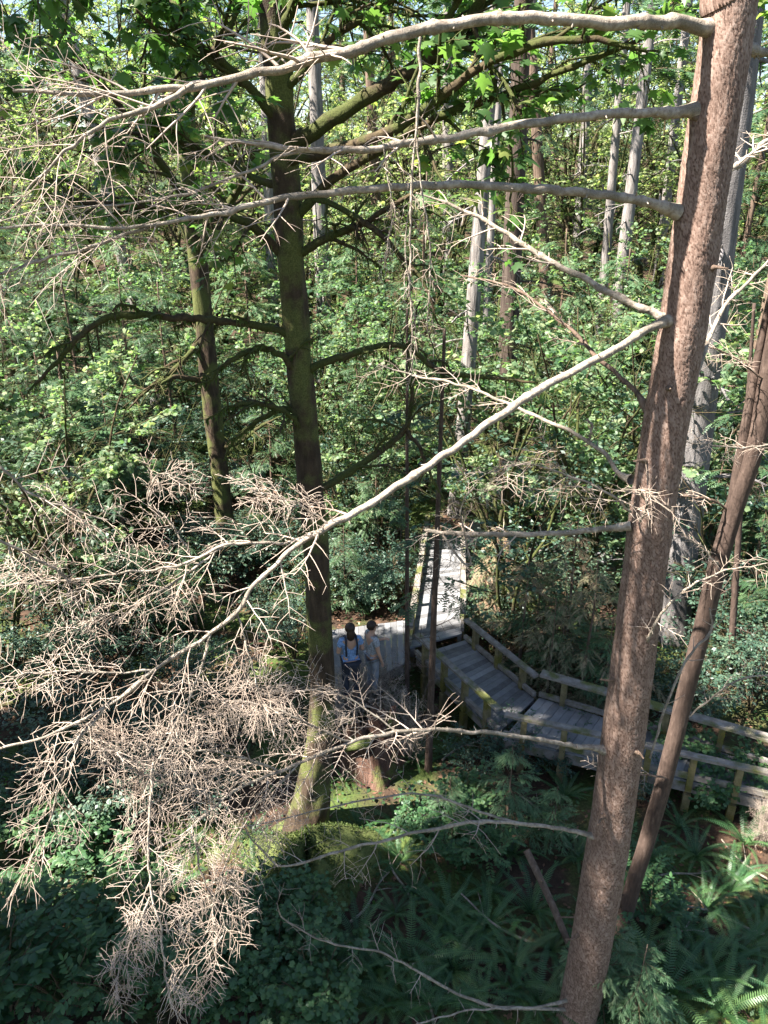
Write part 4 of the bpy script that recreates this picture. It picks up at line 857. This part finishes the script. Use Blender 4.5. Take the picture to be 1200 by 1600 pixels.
def frond_mesh(L, arch, seed):
    r = np.random.default_rng(seed); n = 34; t = np.linspace(0, 1, n+1)
    el = 1.15-arch*t; seg = L/n
    y = np.concatenate([[0], np.cumsum(np.cos(el[:-1])*seg)]); z = np.concatenate([[0], np.cumsum(np.sin(el[:-1])*seg)])
    sp = np.column_stack([np.zeros(n+1), y, z]); v, f = [], []
    for i in range(3, n):
        u = i/n; w = .092*L/1.0*math.sin(math.pi*min(1, (u*.86+.12)))**.6*(1-.25*u)
        tx = norm(sp[min(i+1, n)]-sp[i-1]); nz = np.cross([1, 0, 0], tx)
        for s in (1, -1):
            b = len(v); p = sp[i]; wl = .0105*L
            dv = np.array([s*1.0, 0, 0])+tx*.28-nz*.18*r.uniform(.6, 1.4); dv = norm(dv)*w*r.uniform(.9, 1.1)
            v += [p-tx*wl*.7, p+tx*wl*.7, p+dv*.55+tx*wl*.9, p+dv*.55-tx*wl*.6, p+dv]
            f += [(b, b+1, b+2), (b, b+2, b+3), (b+3, b+2, b+4)]
    V = np.array(v); T = np.full(len(V), r.random())
    g2 = tubes(sp[None], np.full((1, n+1), .004*L)*np.linspace(1.4, .5, n+1)[None], 3)
    return mesh_of('frond', *[x for x in (lambda q: (q[0], q[1], False, q[2]))(merge((V, [np.array(f)], T), g2))])
FR = []
for k in range(5):
    m = frond_mesh(1.0, (1.0, 1.35, 1.65, 1.2, 1.5)[k], 50+k); m.materials.append(M['fern']); FR.append(m)
def make_fern(loc, size, nf, label=None):
    root = thing('sword_fern', loc, label, 'fern', None)
    a0 = rng.uniform(0, 6.28)
    for i in range(nf):
        o = bpy.data.objects.new('frond', FR[rng.integers(0, 5)]); S.collection.objects.link(o); o.parent = root
        o.rotation_euler = (rng.uniform(-.28, .12), rng.normal(0, .12), a0+i*2.399); s = size*rng.uniform(.65, 1.1); o.scale = (s, s, s)
        o.location = (0, 0, rng.uniform(-.02, .03))
    return root

PV = [proto_vine('vine_maple', 5.2, 6, 'vine_leaf', .11, 2.0, MAPLE_LO, 13, tilt=.7), proto_vine('vine_maple', 4.2, 5, 'shrub_leaf', .10, 1.9, OVATE_LO, 13, tilt=.6), proto_vine('vine_maple', 6.5, 6, 'vine_leaf', .105, 2.3, MAPLE_LO, 15, tilt=.8)]
PS = [proto_shrub('leafy_shrub', 1.1, 9, 'shrub_leaf', .075, OVATE_LO, 5, .7), proto_shrub('leafy_shrub', 1.5, 9, 'shrub_leaf', .085, OVATE_LO, 5, .8)]
PP = [proto_shrub('leafy_shrub', 1.2, 8, 'pale_leaf', .10, MAPLE_LO, 4, .7)]
PE = [proto_shrub('elder_shrub', 1.5, 8, 'pale_leaf', .15, None, 0, .8, True), proto_shrub('elder_shrub', 1.2, 7, 'pale_leaf', .13, None, 0, .7, True)]
PH = [proto_conifer('hemlock_sapling', 4.0, .3, 1.25, 46, 'needle', SPRAY, .26, .04, .6), proto_conifer('hemlock_sapling', 3.2, .2, 1.1, 40, 'needle_pale', SPRAY, .24, .035, .6)]
PHD = [proto_conifer('dying_hemlock', 3.4, .4, 1.2, 36, 'needle_dry', SPRAY, .22, .035, .8, .8)]
PC = [proto_conifer('hemlock_tree', 13, 1.5, 3.0, 74, 'needle', SPRAY_LO, .5, .14, .6), proto_conifer('hemlock_tree', 16, 2.5, 3.4, 80, 'needle', SPRAY_LO, .55, .18, .5), proto_conifer('cedar_tree', 22, 3, 4.0, 96, 'needle_pale', SPRAY_LO, .75, .28, .8, .9)]
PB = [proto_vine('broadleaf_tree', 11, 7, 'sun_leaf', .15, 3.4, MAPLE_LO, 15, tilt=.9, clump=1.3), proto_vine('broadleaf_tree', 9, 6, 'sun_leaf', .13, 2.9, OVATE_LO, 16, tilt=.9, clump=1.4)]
PT = [proto_conifer('narrow_hemlock', 22, 3.0, 1.75, 190, 'needle', SPRAY_LO, .5, .16, .6)]
PT2 = [proto_conifer('high_hemlock', 22, 16.2, 1.9, 60, 'needle', SPRAY_LO, .5, .16, .6)]  # unseen; crown kept high so that it shades the right leg of decking
def proto_dead_bush():
    root = thing('dead_shrub', (0, 0, -100), None, 'shrub'); st = []
    for i in range(11):
        a = i*2.4; t = np.linspace(0, 1, 8)[:, None]; sp = rng.uniform(.15, .6); st.append(np.hstack([np.cos(a)*sp*t**1.4, np.sin(a)*sp*t**1.4, 1.5*rng.uniform(.7, 1.1)*t-.05])+rng.normal(0, .025, (8, 3))*t)
    P = np.array(st); R_ = np.tile(np.linspace(.013, .004, 8), (11, 1))
    a, ar, an = grow(P, R_, 9, .5, .9, .2, 1, None, 6, .3, .4, .1, .4, .6, .003, .1, .8)
    b, br, bn = grow(a, ar, 7, .2, .9, .15, 1, an, 5, .1, .4, .1, .3, .6, .0025, 0, .3)
    c, cr, cn = grow(b, br, 3, .07, .9, .2, 1, bn, 4, .1, .4, .1, .3, .6, .002, 0, .3)
    part('stem', merge(tubes(P, R_, 6), tubes(a, ar, 4)), M['dead_wood'], root, None, True)
    part('twig_spray', merge(tubes(b, br, 3), tubes(c, cr, 3)), M['twig'], root); return root
PD = [proto_dead_bush()]
PROTOS = PD+PT+PT2+PV+PS+PP+PE+PH+PHD+PC+PB
used = set(); REG = list(STICKS)
def put(proto, loc, rz=None, sc=1.0, kind=None, group=None):
    rz = rng.uniform(0, 6.28) if rz is None else rz
    if proto.name not in used:
        used.add(proto.name); o = proto; o.location = loc; o.rotation_euler = (0, 0, rz); o.scale = (sc, sc, sc)
    else: o = copy_tree(proto, loc, rz, sc)
    REG.append((o, kind, group, np.array(loc, float))); return o
for p in PROTOS:
    KIDS[p.name] = list(p.children)
    for c in p.children: KIDS[c.name] = []
KN = {}
def on_ground(px, py, dz=-.03):
    p = ground_at(px, py); p[2] += dz; return p
def bg_at(px, D, dz=-.05):
    p = base_px(px, D); p[2] += dz; return p

# ferns
FERNS = [(930, 1490, 1.0), (1000, 1510, 1.1), (1075, 1480, 1.0), (1150, 1505, 1.1), (1035, 1575, 1.25), (1125, 1590, 1.1), (965, 1600, 1.0), (1190, 1430, .9), (1135, 1405, 1.0), (1085, 1345, 1.05), (1160, 1335, 1.0), (1020, 1415, .9), (1010, 1350, .8),
         (765, 1405, .9), (700, 1445, 1.0), (640, 1505, 1.0), (560, 1480, .9), (705, 1530, 1.0), (800, 1505, 1.0), (650, 1400, .8), (830, 1430, .9), (505, 1520, .9), (600, 1580, 1.0), (755, 1600, 1.0), (840, 1580, .9), (705, 1345, .8), (800, 1345, .8), (415, 1470, .8), (330, 1500, .9), (625, 1350, .8), 
         (440, 965, .8), (430, 1015, .9), (395, 935, .8), (345, 1020, .8), (880, 1255, .8), (850, 1310, .9), (1060, 1295, .8), (1190, 1290, .9), (150, 1510, .9), (650, 1200, .7), (700, 1190, .7), (540, 1230, .6), (620, 1290, .7), (300, 1330, .8), (200, 1400, .8), (270, 1400, .8), (90, 1400, .8), (1100, 1540, 1.0), (1180, 1560, 1.1), (900, 1350, .8), (760, 1455, .9), (470, 1560, .9), (680, 1595, .9), (30, 1430, .9), (450, 1130, .7), (390, 1160, .7), (395, 1320, .6), (440, 1345, .5), (560, 1300, .55), (590, 1330, .6), (400, 1370, .7), (470, 1400, .6), (530, 1390, .6), (620, 1440, .9), (860, 1490, .8), (1040, 1450, .8), (1180, 1480, 1.0), (1090, 1520, .9), (990, 1560, .8), (740, 1490, .8), (680, 1470, .8), (590, 1530, .9), (640, 1570, .9), (720, 1570, .9), (800, 1560, .9), (1150, 1380, .8), (1100, 1430, .8), (540, 1560, .9)]
for px, py, s in FERNS:
    o = make_fern(on_ground(px, py), s*rng.uniform(.7, .95), int(rng.integers(12, 18))); REG.append((o, 'green sword fern', 'sword ferns on the forest floor', np.array(o.location)))
# shrubs of the near floor
for px, py, pr, sc in [(60, 1545, 0, 1.0), (115, 1585, 1, 1.0), (20, 1610, 0, 1.1), (210, 1590, 1, .9), (40, 1470, 1, .8), (1010, 1460, 1, .7), (985, 1400, 1, .6), (160, 1450, 0, .7), (700, 1360, 1, .6), (760, 1350, 0, .55)]:
    put(PE[pr], on_ground(px, py), sc=sc, kind='elder shrub with feathered leaves', group='elder shrubs')
for px, py, sc in [(370, 1490, .8), (330, 1570, .9), (430, 1575, .9), (490, 1610, .9), (470, 1480, .8), (230, 1480, .8), (1060, 1210, .8), (720, 1290, .7), (660, 1320, .6), (130, 1360, .9), (60, 1330, .9), (1110, 1270, .7), (1170, 1250, .7)]:
    put(PP[0], on_ground(px, py), sc=sc, kind='pale green lobed shrub', group='pale green lobed shrubs')
for px, py, k, sc in [(1120, 1040, 1, 1.1), (1060, 1090, 0, 1.1), (1165, 1080, 1, 1.1), (1190, 1010, 1, 1.2), (1100, 980, 0, 1.3), (930, 1060, 0, 1.0), (880, 1000, 1, 1.2), (800, 960, 0, 1.2), (770, 1010, 0, .9), (900, 940, 1, 1.2), (840, 900, 0, 1.3), (600, 940, 1, 1.0), (560, 930, 0, 1.1), (590, 880, 1, 1.2), (520, 900, 0, 1.0), (440, 900, 1, 1.1), (400, 870, 0, 1.1), (460, 850, 0, 1.1), (530, 840, 1, 1.2), (600, 830, 0, 1.3), (420, 980, 0, .9), (460, 1030, 1, .8), (620, 1120, 0, .5), (250, 1000, 1, 1.1), (180, 1040, 0, 1.1), (100, 1080, 1, 1.1), (40, 1110, 0, 1.2), (280, 1080, 0, 1.0), (330, 1120, 1, .9), (200, 1180, 0, 1.0), (120, 1230, 1, 1.0), (40, 1250, 0, 1.0), (270, 1230, 1, .9), (330, 1270, 0, .8), (200, 1310, 1, .9), (740, 1210, 0, .6), (800, 1200, 1, .6), (860, 1220, 0, .6), (900, 1180, 0, .6), (1000, 1260, 0, .6), (780, 850, 1, 1.3), (960, 880, 0, 1.3), (1060, 900, 1, 1.3), (1140, 860, 0, 1.4), (70, 980, 1, 1.2), (10, 1040, 0, 1.2), (480, 955, 0, 1.0), (505, 940, 1, 1.0), (545, 955, 1, .8), (585, 955, 0, .8), (620, 950, 1, .8), (330, 930, 1, 1.1), (380, 900, 0, 1.1), (150, 1130, 0, 1.0), (1100, 1140, 0, 1.0), (1170, 1120, 1, 1.0), (1030, 1110, 0, .9), (150, 940, 0, 1.2)]:
    put(PS[k], on_ground(px, py), sc=sc, kind='dark green small leaved shrub', group='dark green shrubs')
for px, D, k, sc in [(x_, d_, i_ % 2, s_) for i_, (x_, d_, s_) in enumerate([(330, 19, 1.2), (290, 21, 1.3), (360, 23, 1.4), (420, 26, 1.5), (240, 24, 1.4), (180, 23, 1.4), (120, 22, 1.3), (60, 23, 1.4), (520, 23, 1.3), (550, 26, 1.4), (640, 26, 1.4), (700, 25, 1.3), (820, 22, 1.3), (900, 23, 1.3), (990, 22, 1.3), (1060, 24, 1.3), (300, 27, 1.5), (210, 30, 1.6), (350, 31, 1.6), (450, 30, 1.6), (760, 31, 1.6), (900, 32, 1.6), (1020, 33, 1.6)])]:
    put(PS[k], bg_at(px, D), sc=sc, kind='dark green small leaved shrub', group='dark green shrubs')
# young hemlocks
for px, py, k, sc in [(790, 1300, 1, .55), (935, 1590, 1, .55), (985, 1610, 1, .5), (250, 990, 1, .8), (310, 1010, 0, .7), (140, 1000, 0, .8), (870, 1080, 1, .75), (940, 1110, 1, .7), (830, 1060, 0, .7), (1150, 1010, 0, 1.0), (1200, 1060, 0, 1.0), (1180, 960, 0, 1.1), (1090, 940, 0, 1.1), (755, 985, 0, .55), (590, 900, 0, .9), (540, 960, 0, .6), (990, 960, 1, 1.0), (30, 900, 0, 1.3), (200, 880, 0, 1.2), (110, 860, 0, 1.4), (700, 1310, 1, .4), (860, 1330, 1, .4), (430, 840, 0, 1.1), (70, 800, 0, 1.7), (150, 780, 0, 1.9), (230, 770, 0, 1.7), (10, 770, 0, 2.0), (280, 740, 0, 1.6), (560, 800, 0, 1.2), (110, 690, 1, 2.2), (230, 640, 1, 2.4), (400, 660, 1, 2.2), (560, 650, 1, 2.3), (660, 640, 0, 2.4), (860, 640, 1, 2.3), (950, 670, 1, 2.2), (40, 620, 1, 2.6), (330, 600, 0, 2.6), (760, 600, 1, 2.6), (1130, 720, 1, 2.2)]:
    put(PH[k], on_ground(px, py), sc=sc, kind='feathery young hemlock' if k == 0 else 'pale young hemlock', group='young hemlocks')
for px, py, sc in [(905, 1110, 1.0), (850, 1120, .8), (810, 1070, .9), (950, 1110, .85), (1080, 930, 1.0), (880, 1030, 1.0), (770, 980, .8)]:
    put(PHD[0], on_ground(px, py), sc=sc, kind='dying hemlock with dry tan needles', group='dying hemlocks')
for px, py, sc in [(600, 1125, .95), (565, 1130, .9), (535, 1120, .8), (605, 1165, .8), (640, 1195, .8), (530, 1150, .7), (1185, 1330, .6), (740, 960, .9)]:
    put(PD[0], on_ground(px, py), sc=sc, kind='dead leafless twiggy shrub', group='dead leafless shrubs')
# understory tree layer
for px, D, k, sc in [(770, 18, 0, 1.3), (790, 15.5, 1, 1.3), (900, 17, 2, 1.1), (120, 15, 2, 1.0), (20, 14, 1, 1.3), (1010, 18, 0, 1.35), (1130, 15, 1, 1.2), (440, 20, 1, .9), (560, 19, 0, .8), (620, 20, 1, .9), (540, 22, 2, .85), (660, 23, 0, 1.0), (590, 25, 2, 1.0), (480, 24, 0, 1.0), (400, 25, 1, 1.0), (250, 21, 1, .9), (170, 20, 0, .95), (80, 19, 1, 1.0), (10, 21, 2, 1.0), (-60, 20, 0, 1.0), (840, 20, 1, .9), (920, 21, 0, .9), (800, 24, 2, .9), (880, 25, 0, 1.0), (980, 24, 1, 1.0), (1080, 19, 1, 1.0), (1160, 18, 0, 1.0), (1230, 20, 2, 1.0), (760, 28, 0, 1.0), (680, 29, 1, 1.2), (300, 28, 2, 1.0), (200, 29, 0, 1.1), (100, 28, 2, 1.1), (960, 30, 2, 1.1), (1040, 29, 0, 1.2), (1140, 28, 2, 1.1), (20, 30, 0, 1.2), (520, 31, 0, 1.2), (440, 33, 2, 1.1), (860, 33, 1, 1.3), (760, 36, 2, 1.2), (600, 36, 2, 1.2)]:
    put(PV[k], bg_at(px, D), sc=sc, kind='layered green vine maple', group='vine maples of the understory')
for px, D, k, sc in [(350, 34, 0, 1.0), (230, 36, 1, 1.0), (120, 38, 0, 1.1), (0, 34, 1, 1.1), (480, 40, 0, 1.1), (560, 44, 1, 1.2), (680, 42, 0, 1.1), (800, 46, 1, 1.2), (900, 42, 0, 1.1), (1000, 44, 1, 1.2), (1100, 38, 0, 1.1), (1190, 36, 1, 1.1), (640, 54, 0, 1.4), (520, 48, 0, 1.2), (340, 60, 0, 1.4), (720, 66, 1, 1.7), (600, 66, 0, 1.5), (220, 66, 1, 1.7), (80, 62, 0, 1.5), (940, 66, 1, 1.7), (1090, 70, 0, 1.6), (470, 74, 1, 1.8), (820, 78, 0, 1.7), (60, 76, 1, 1.8), (360, 76, 0, 1.8), (1180, 74, 1, 1.8), (660, 84, 0, 1.9), (980, 86, 1, 1.9), (200, 86, 0, 1.9), (760, 58, 1, 1.5), (420, 54, 0, 1.4), (280, 52, 1, 1.4), (140, 54, 0, 1.5), (20, 50, 1, 1.4), (880, 58, 0, 1.5), (1020, 58, 0, 1.4), (1160, 52, 1, 1.4)]:
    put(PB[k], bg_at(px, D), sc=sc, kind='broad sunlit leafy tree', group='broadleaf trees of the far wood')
for px, D, k, sc in [(40, 27, 0, .7), (1190, 25, 1, .7), (1120, 33, 1, .9), (930, 40, 0, .8), (60, 46, 2, .7), (540, 62, 2, 1.0), (840, 68, 2, 1.1), (980, 74, 2, 1.1), (300, 68, 2, 1.1), (20, 66, 2, 1.0), (1210, 62, 2, 1.0), (610, 82, 2, 1.2), (770, 86, 2, 1.2), (380, 84, 2, 1.2), (130, 82, 2, 1.2), (1060, 88, 2, 1.2), (-60, 76, 2, 1.1), (500, 96, 2, 1.3), (240, 98, 2, 1.3), (900, 100, 2, 1.3), (700, 104, 2, 1.3), (1180, 98, 2, 1.3), (340, 112, 2, 1.4), (0, 105, 2, 1.4), (600, 116, 2, 1.4), (1020, 112, 2, 1.4)]:
    put(PC[k], bg_at(px, D), sc=sc, kind=('dark hemlock', 'tall dark hemlock', 'tall feathery cedar')[k], group='conifers of the far wood')
# unseen trees added beside the view to cast shade into it
for x, y, sc in [(-9, 3.42, (.6, .6, 1.12)), (-10.6, 2.98, (.6, .6, 1.2)), (-12.2, 2.5, (.62, .62, 1.3)), (-9.5, 4.45, (.75, .75, .82)), (-10.2, 4.95, (.7, .7, .9)), (-13, 3.9, (.75, .75, 1.0)), (-12.6, 4.75, (.7, .7, 1.0)), (-9, .75, (.62, .62, 1.0)), (-11, 8.75, (.75, .75, 1.1)), (-13, 8.6, (.85, .85, 1.25)), (-11.5, 8.45, (.85, .85, 1.15)), (-14.5, 8.8, (.9, .9, 1.25)), (-13.5, 9.6, (.8, .8, 1.2)), (-12.5, 9.9, (.85, .85, 1.25)), (-8, 4.6, (.5, .5, .45)), (-7.5, 5.8, (.5, .5, .5))]:
    o = put(PT[0], (x, y, float(H(x, y))-.1), kind='narrow hemlock standing beyond the left edge', group='hemlocks beyond the left edge'); o.scale = sc
for x, y, sc in [(-9.5, 5.75, 1.0), (-9.5, 8.2, 1.0)]:
    put(PT2[0], (x, y, float(H(x, y))-.1), sc=sc, kind='bare stemmed hemlock standing beyond the left edge', group='bare stemmed hemlocks beyond the left edge')

# ------------------------------------------------------------------ people on the landing
def skin_obj(name, verts, edges, rad, mat, parent, origin, root_i=0, sub=2):
    m = bpy.data.meshes.new(name); m.from_pydata([tuple(np.asarray(v)-origin) for v in verts], edges, []); m.update()
    o = link(name, m, parent); m.materials.append(mat)
    md = o.modifiers.new('Skin', 'SKIN'); md.use_smooth_shade = True
    for i, r in enumerate(rad): m.skin_vertices[0].data[i].radius = r if hasattr(r, '__len__') else (r, r)
    m.skin_vertices[0].data[root_i].use_root = True
    o.modifiers.new('Subdivision', 'SUBSURF').levels = sub; o.modifiers['Subdivision'].render_levels = sub
    dg = bpy.context.evaluated_depsgraph_get(); me = bpy.data.meshes.new_from_object(o.evaluated_get(dg)); o.modifiers.clear(); o.data = me; me.name = name
    return o
def ball(c, r, n=14):
    u = np.linspace(0, math.pi, n); w = np.linspace(0, 2*math.pi, 2*n, endpoint=False); U, Wm = np.meshgrid(u, w, indexing='ij')
    V = np.stack([c[0]+r[0]*np.sin(U)*np.cos(Wm), c[1]+r[1]*np.sin(U)*np.sin(Wm), c[2]+r[2]*np.cos(U)], -1).reshape(-1, 3)
    i = np.arange(n*2*n).reshape(n, 2*n); F = np.stack([i[:-1], i[1:], np.roll(i[1:], -1, 1), np.roll(i[:-1], -1, 1)], -1).reshape(-1, 4)
    return V, [F], np.full(len(V), .5)
def person(loc, rz, h, top_mat, leg_mat, label, arms, strap=False, long_hair=True):
    """standing figure facing local -Y before turning by rz"""
    s = h/1.72; root = thing('person', loc, label, 'person', None, rz)
    Vv = lambda *p: np.array(p)*s
    hip, waist, chest, neck, chin, head, crown = Vv(0, 0, .95), Vv(0, 0, 1.08), Vv(0, .01, 1.30), Vv(0, .01, 1.46), Vv(0, -.02, 1.53), Vv(0, -.02, 1.61), Vv(0, -.005, 1.69)
    v = [hip, waist, chest, neck, chin, head, crown]; e = [(0, 1), (1, 2), (2, 3), (3, 4), (4, 5), (5, 6)]
    r = [(.15, .11), (.125, .09), (.155, .10), (.052, .052), (.062, .07), (.078, .095), (.05, .06)]
    def add(p, q, parent): v.append(p); r.append(q); e.append((parent, len(v)-1)); return len(v)-1
    shirt_v = [hip+Vv(0, 0, .02), waist, chest, Vv(0, .01, 1.42)]; shirt_e = [(0, 1), (1, 2), (2, 3)]; shirt_r = [(.165, .125), (.142, .105), (.17, .115), (.075, .065)]
    leg_v = [hip]; leg_e = []; leg_r = [(.16, .12)]
    for sx in (1, -1):
        a = add(Vv(sx*.17, .01, 1.39), .058, 2); el, wr = arms[0 if sx > 0 else 1]
        b = add(Vv(*el), .042, a); c = add(Vv(*wr), .028, b)
        d = norm(np.array(wr)-np.array(el)); sd = norm(np.cross(d, [0, 0, 1.])+1e-6); pn = np.cross(sd, d)
        pl = add(np.array(Vv(*wr))+d*.06*s, (.036, .02), c)
        for fi, (off, ln) in enumerate(((-.028, .075), (-.010, .085), (.010, .08), (.026, .062))):
            k1 = np.array(v[pl])+(d*.035+sd*off)*s; k2 = k1+(d*ln*.5-pn*.012)*s; k3 = k2+(d*ln*.4-pn*.026)*s
            q = add(k1, .0095, pl); q = add(k2, .0088, q); add(k3, .0075, q)
        q = add(np.array(v[c])+(d*.03-sd*.035)*s, .011, c); q = add(np.array(v[q])+(d*.032-sd*.014)*s, .010, q); add(np.array(v[q])+d*.025*s, .0085, q)
        i = len(shirt_v); shirt_v += [Vv(sx*.17, .01, 1.385), Vv(*(np.array([sx*.17, .01, 1.385])*.45+np.array(el)*.55))]; shirt_r += [.074, .068]; shirt_e += [(2, i), (i, i+1)]
        hj = add(Vv(sx*.09, 0, .88), .09, 0); kn = add(Vv(sx*.10, -.02, .50), .056, hj); an = add(Vv(sx*.10, .02, .09), .04, kn); add(Vv(sx*.11, -.13, .04), (.04, .03), an)
        i = len(leg_v); leg_v += [Vv(sx*.09, 0, .86), Vv(sx*.10, -.02, .50), Vv(sx*.10, .02, .12)]; leg_r += [.105, .075, .062]; leg_e += [(0, i), (i, i+1), (i+1, i+2)]
        part('shoe', ball(Vv(sx*.11, -.06, .045), (.052*s, .14*s, .05*s), 10), M['shoe'], root, None, True)
    r = [((q, q) if np.isscalar(q) else q) for q in r]; r = [(a*s, b*s) for a, b in r]
    O = np.zeros(3)
    skin_obj('body', v, e, r, M['skin'], root, O)
    rs = lambda R: [((q*s, q*s) if np.isscalar(q) else (q[0]*s, q[1]*s)) for q in R]
    skin_obj('shirt', shirt_v, shirt_e, rs(shirt_r), M[top_mat], root, O, 1)
    skin_obj('trousers', leg_v, leg_e, rs(leg_r), M[leg_mat], root, O, 0)
    hc = Vv(0, .012, 1.635); g = [ball(hc, (.098*s, .105*s, .105*s))]
    V0 = g[0][0]; low = V0[:, 2] < hc[2]-.01; front = V0[:, 1] < hc[1]-.03*s; V0[low & front] += np.array([0, .10*s, .02*s])
    if long_hair: g.append(ball(Vv(0, .07, 1.52), (.085*s, .055*s, .15*s)))
    part('hair', merge(*g), M['hair'], root, None, True)
    face = [ball(Vv(0, -.118, 1.595), (.014*s, .018*s, .024*s), 8), ball(Vv(.085, -.01, 1.60), (.012*s, .022*s, .032*s), 8), ball(Vv(-.085, -.01, 1.60), (.012*s, .022*s, .032*s), 8)]
    part('face', merge(*face), M['skin'], root, None, True)
    for sx in (1, -1): part('eye', ball(Vv(sx*.032, -.098, 1.62), (.012*s, .008*s, .008*s), 6), M['eye'], root, None, True)
    if strap:
        for sx in (1, -1):
            p = spline(np.array([[sx*.10, .11, 1.08], [sx*.11, .135, 1.28], [sx*.10, .09, 1.43], [sx*.10, -.03, 1.455], [sx*.11, -.12, 1.32]])*s, 16)
            part('bag_strap', tubes(p[None], np.full((1, 16), .02*s), 6), M['dark_cloth'], root, None, True)
    return root
deck_top = DZ-.012
person((*GZ(549, 1092, deck_top)[:2], deck_top), math.radians(195), 1.70, 'blue_shirt', 'dark_cloth', 'dark haired person in a blue shirt with dark straps, seen from behind', [((.24, .02, 1.12), (.16, -.2, 1.08)), ((-.24, .02, 1.12), (-.15, -.22, 1.10))], True)
person((*GZ(582, 1082, deck_top)[:2], deck_top), math.radians(120), 1.62, 'grey_cloth', 'trouser', 'dark haired person in a grey patterned top beside the person in blue', [((.22, -.06, 1.12), (.10, -.27, 1.16)), ((-.22, -.02, 1.10), (-.20, -.10, .88))], False, False)

# ------------------------------------------------------------------ labels that single each plant out
LM = [((495, 900), 'the central mossy trunk'), ((480, 1300), 'the foot of the central mossy tree'), ((450, 450), 'the upper limbs of the central mossy tree'),
      ((905, 1560), 'the foot of the scaly conifer'), ((1000, 900), 'the middle of the scaly conifer'), ((1090, 400), 'the top of the scaly conifer'),
      ((975, 1440), 'the foot of the leaning trunk'), ((1180, 700), 'the upper leaning trunk'), ((690, 1010), 'the bend of the boardwalk'), ((1120, 1220), 'the right leg of the boardwalk'),
      ((560, 1010), 'the people on the deck'), ((345, 780), 'the far left mossy trunk'), ((300, 250), 'the upper far left mossy trunk'), ((800, 420), 'the straight dark trunk'), ((420, 720), 'the dark fallen log'),
      ((975, 370), 'the pair of white trunks'), ((240, 1250), 'the matted dead twigs'), ((100, 900), 'the dead twigs at the left edge'), ((60, 1560), 'the bottom left corner'), ((1150, 1560), 'the bottom right corner'), ((650, 1560), 'the middle of the bottom edge'),
      ((645, 300), 'the hanging dead twigs'), ((860, 850), 'the horizontal broken branch')]
ORD = ['', 'second ', 'third ', 'fourth ', 'fifth ', 'sixth ', 'seventh ', 'eighth ', 'ninth ', 'tenth ', 'eleventh ', 'twelfth ', 'thirteenth ', 'fourteenth ', 'fifteenth ']
def finish_labels():
    gs = {}
    for o, kind, group, loc in REG:
        if group: o['group'] = group
        if 'beyond' in (group or ''):
            gs.setdefault((kind, None), []).append((loc[1], o)); continue
        hgt = {'sword_fern': .3, 'leafy_shrub': .6, 'elder_shrub': .8, 'hemlock_sapling': 1.6, 'dying_hemlock': 1.5, 'vine_maple': 3, 'broadleaf_tree': 6, 'hemlock_tree': 6, 'cedar_tree': 10}.get(o.name.split('.')[0], 1)*o.scale[2]
        a = project(loc+np.array([0, 0, hgt]))
        best = min(LM, key=lambda l: (l[0][0]-a[0])**2+(l[0][1]-a[1])**2); dx, dy = a[0]-best[0][0], a[1]-best[0][1]
        w = ('right of' if dx > 0 else 'left of') if abs(dx) > abs(dy)*.8 else ('above' if dy < 0 else 'below')
        gs.setdefault((kind, w+' '+best[1]), []).append((math.hypot(dx, dy), o))
    for (kind, where), L in gs.items():
        L.sort(key=lambda q: q[0])
        for i, (_, o) in enumerate(L):
            if where is None: o['label'] = kind; continue
            o['label'] = f'{kind} {where}' if len(L) == 1 else f'{kind}, {ORD[i]}nearest {where}'
finish_labels()
for p in PROTOS:
    if p.name not in used: raise RuntimeError('unused kind '+p.name)
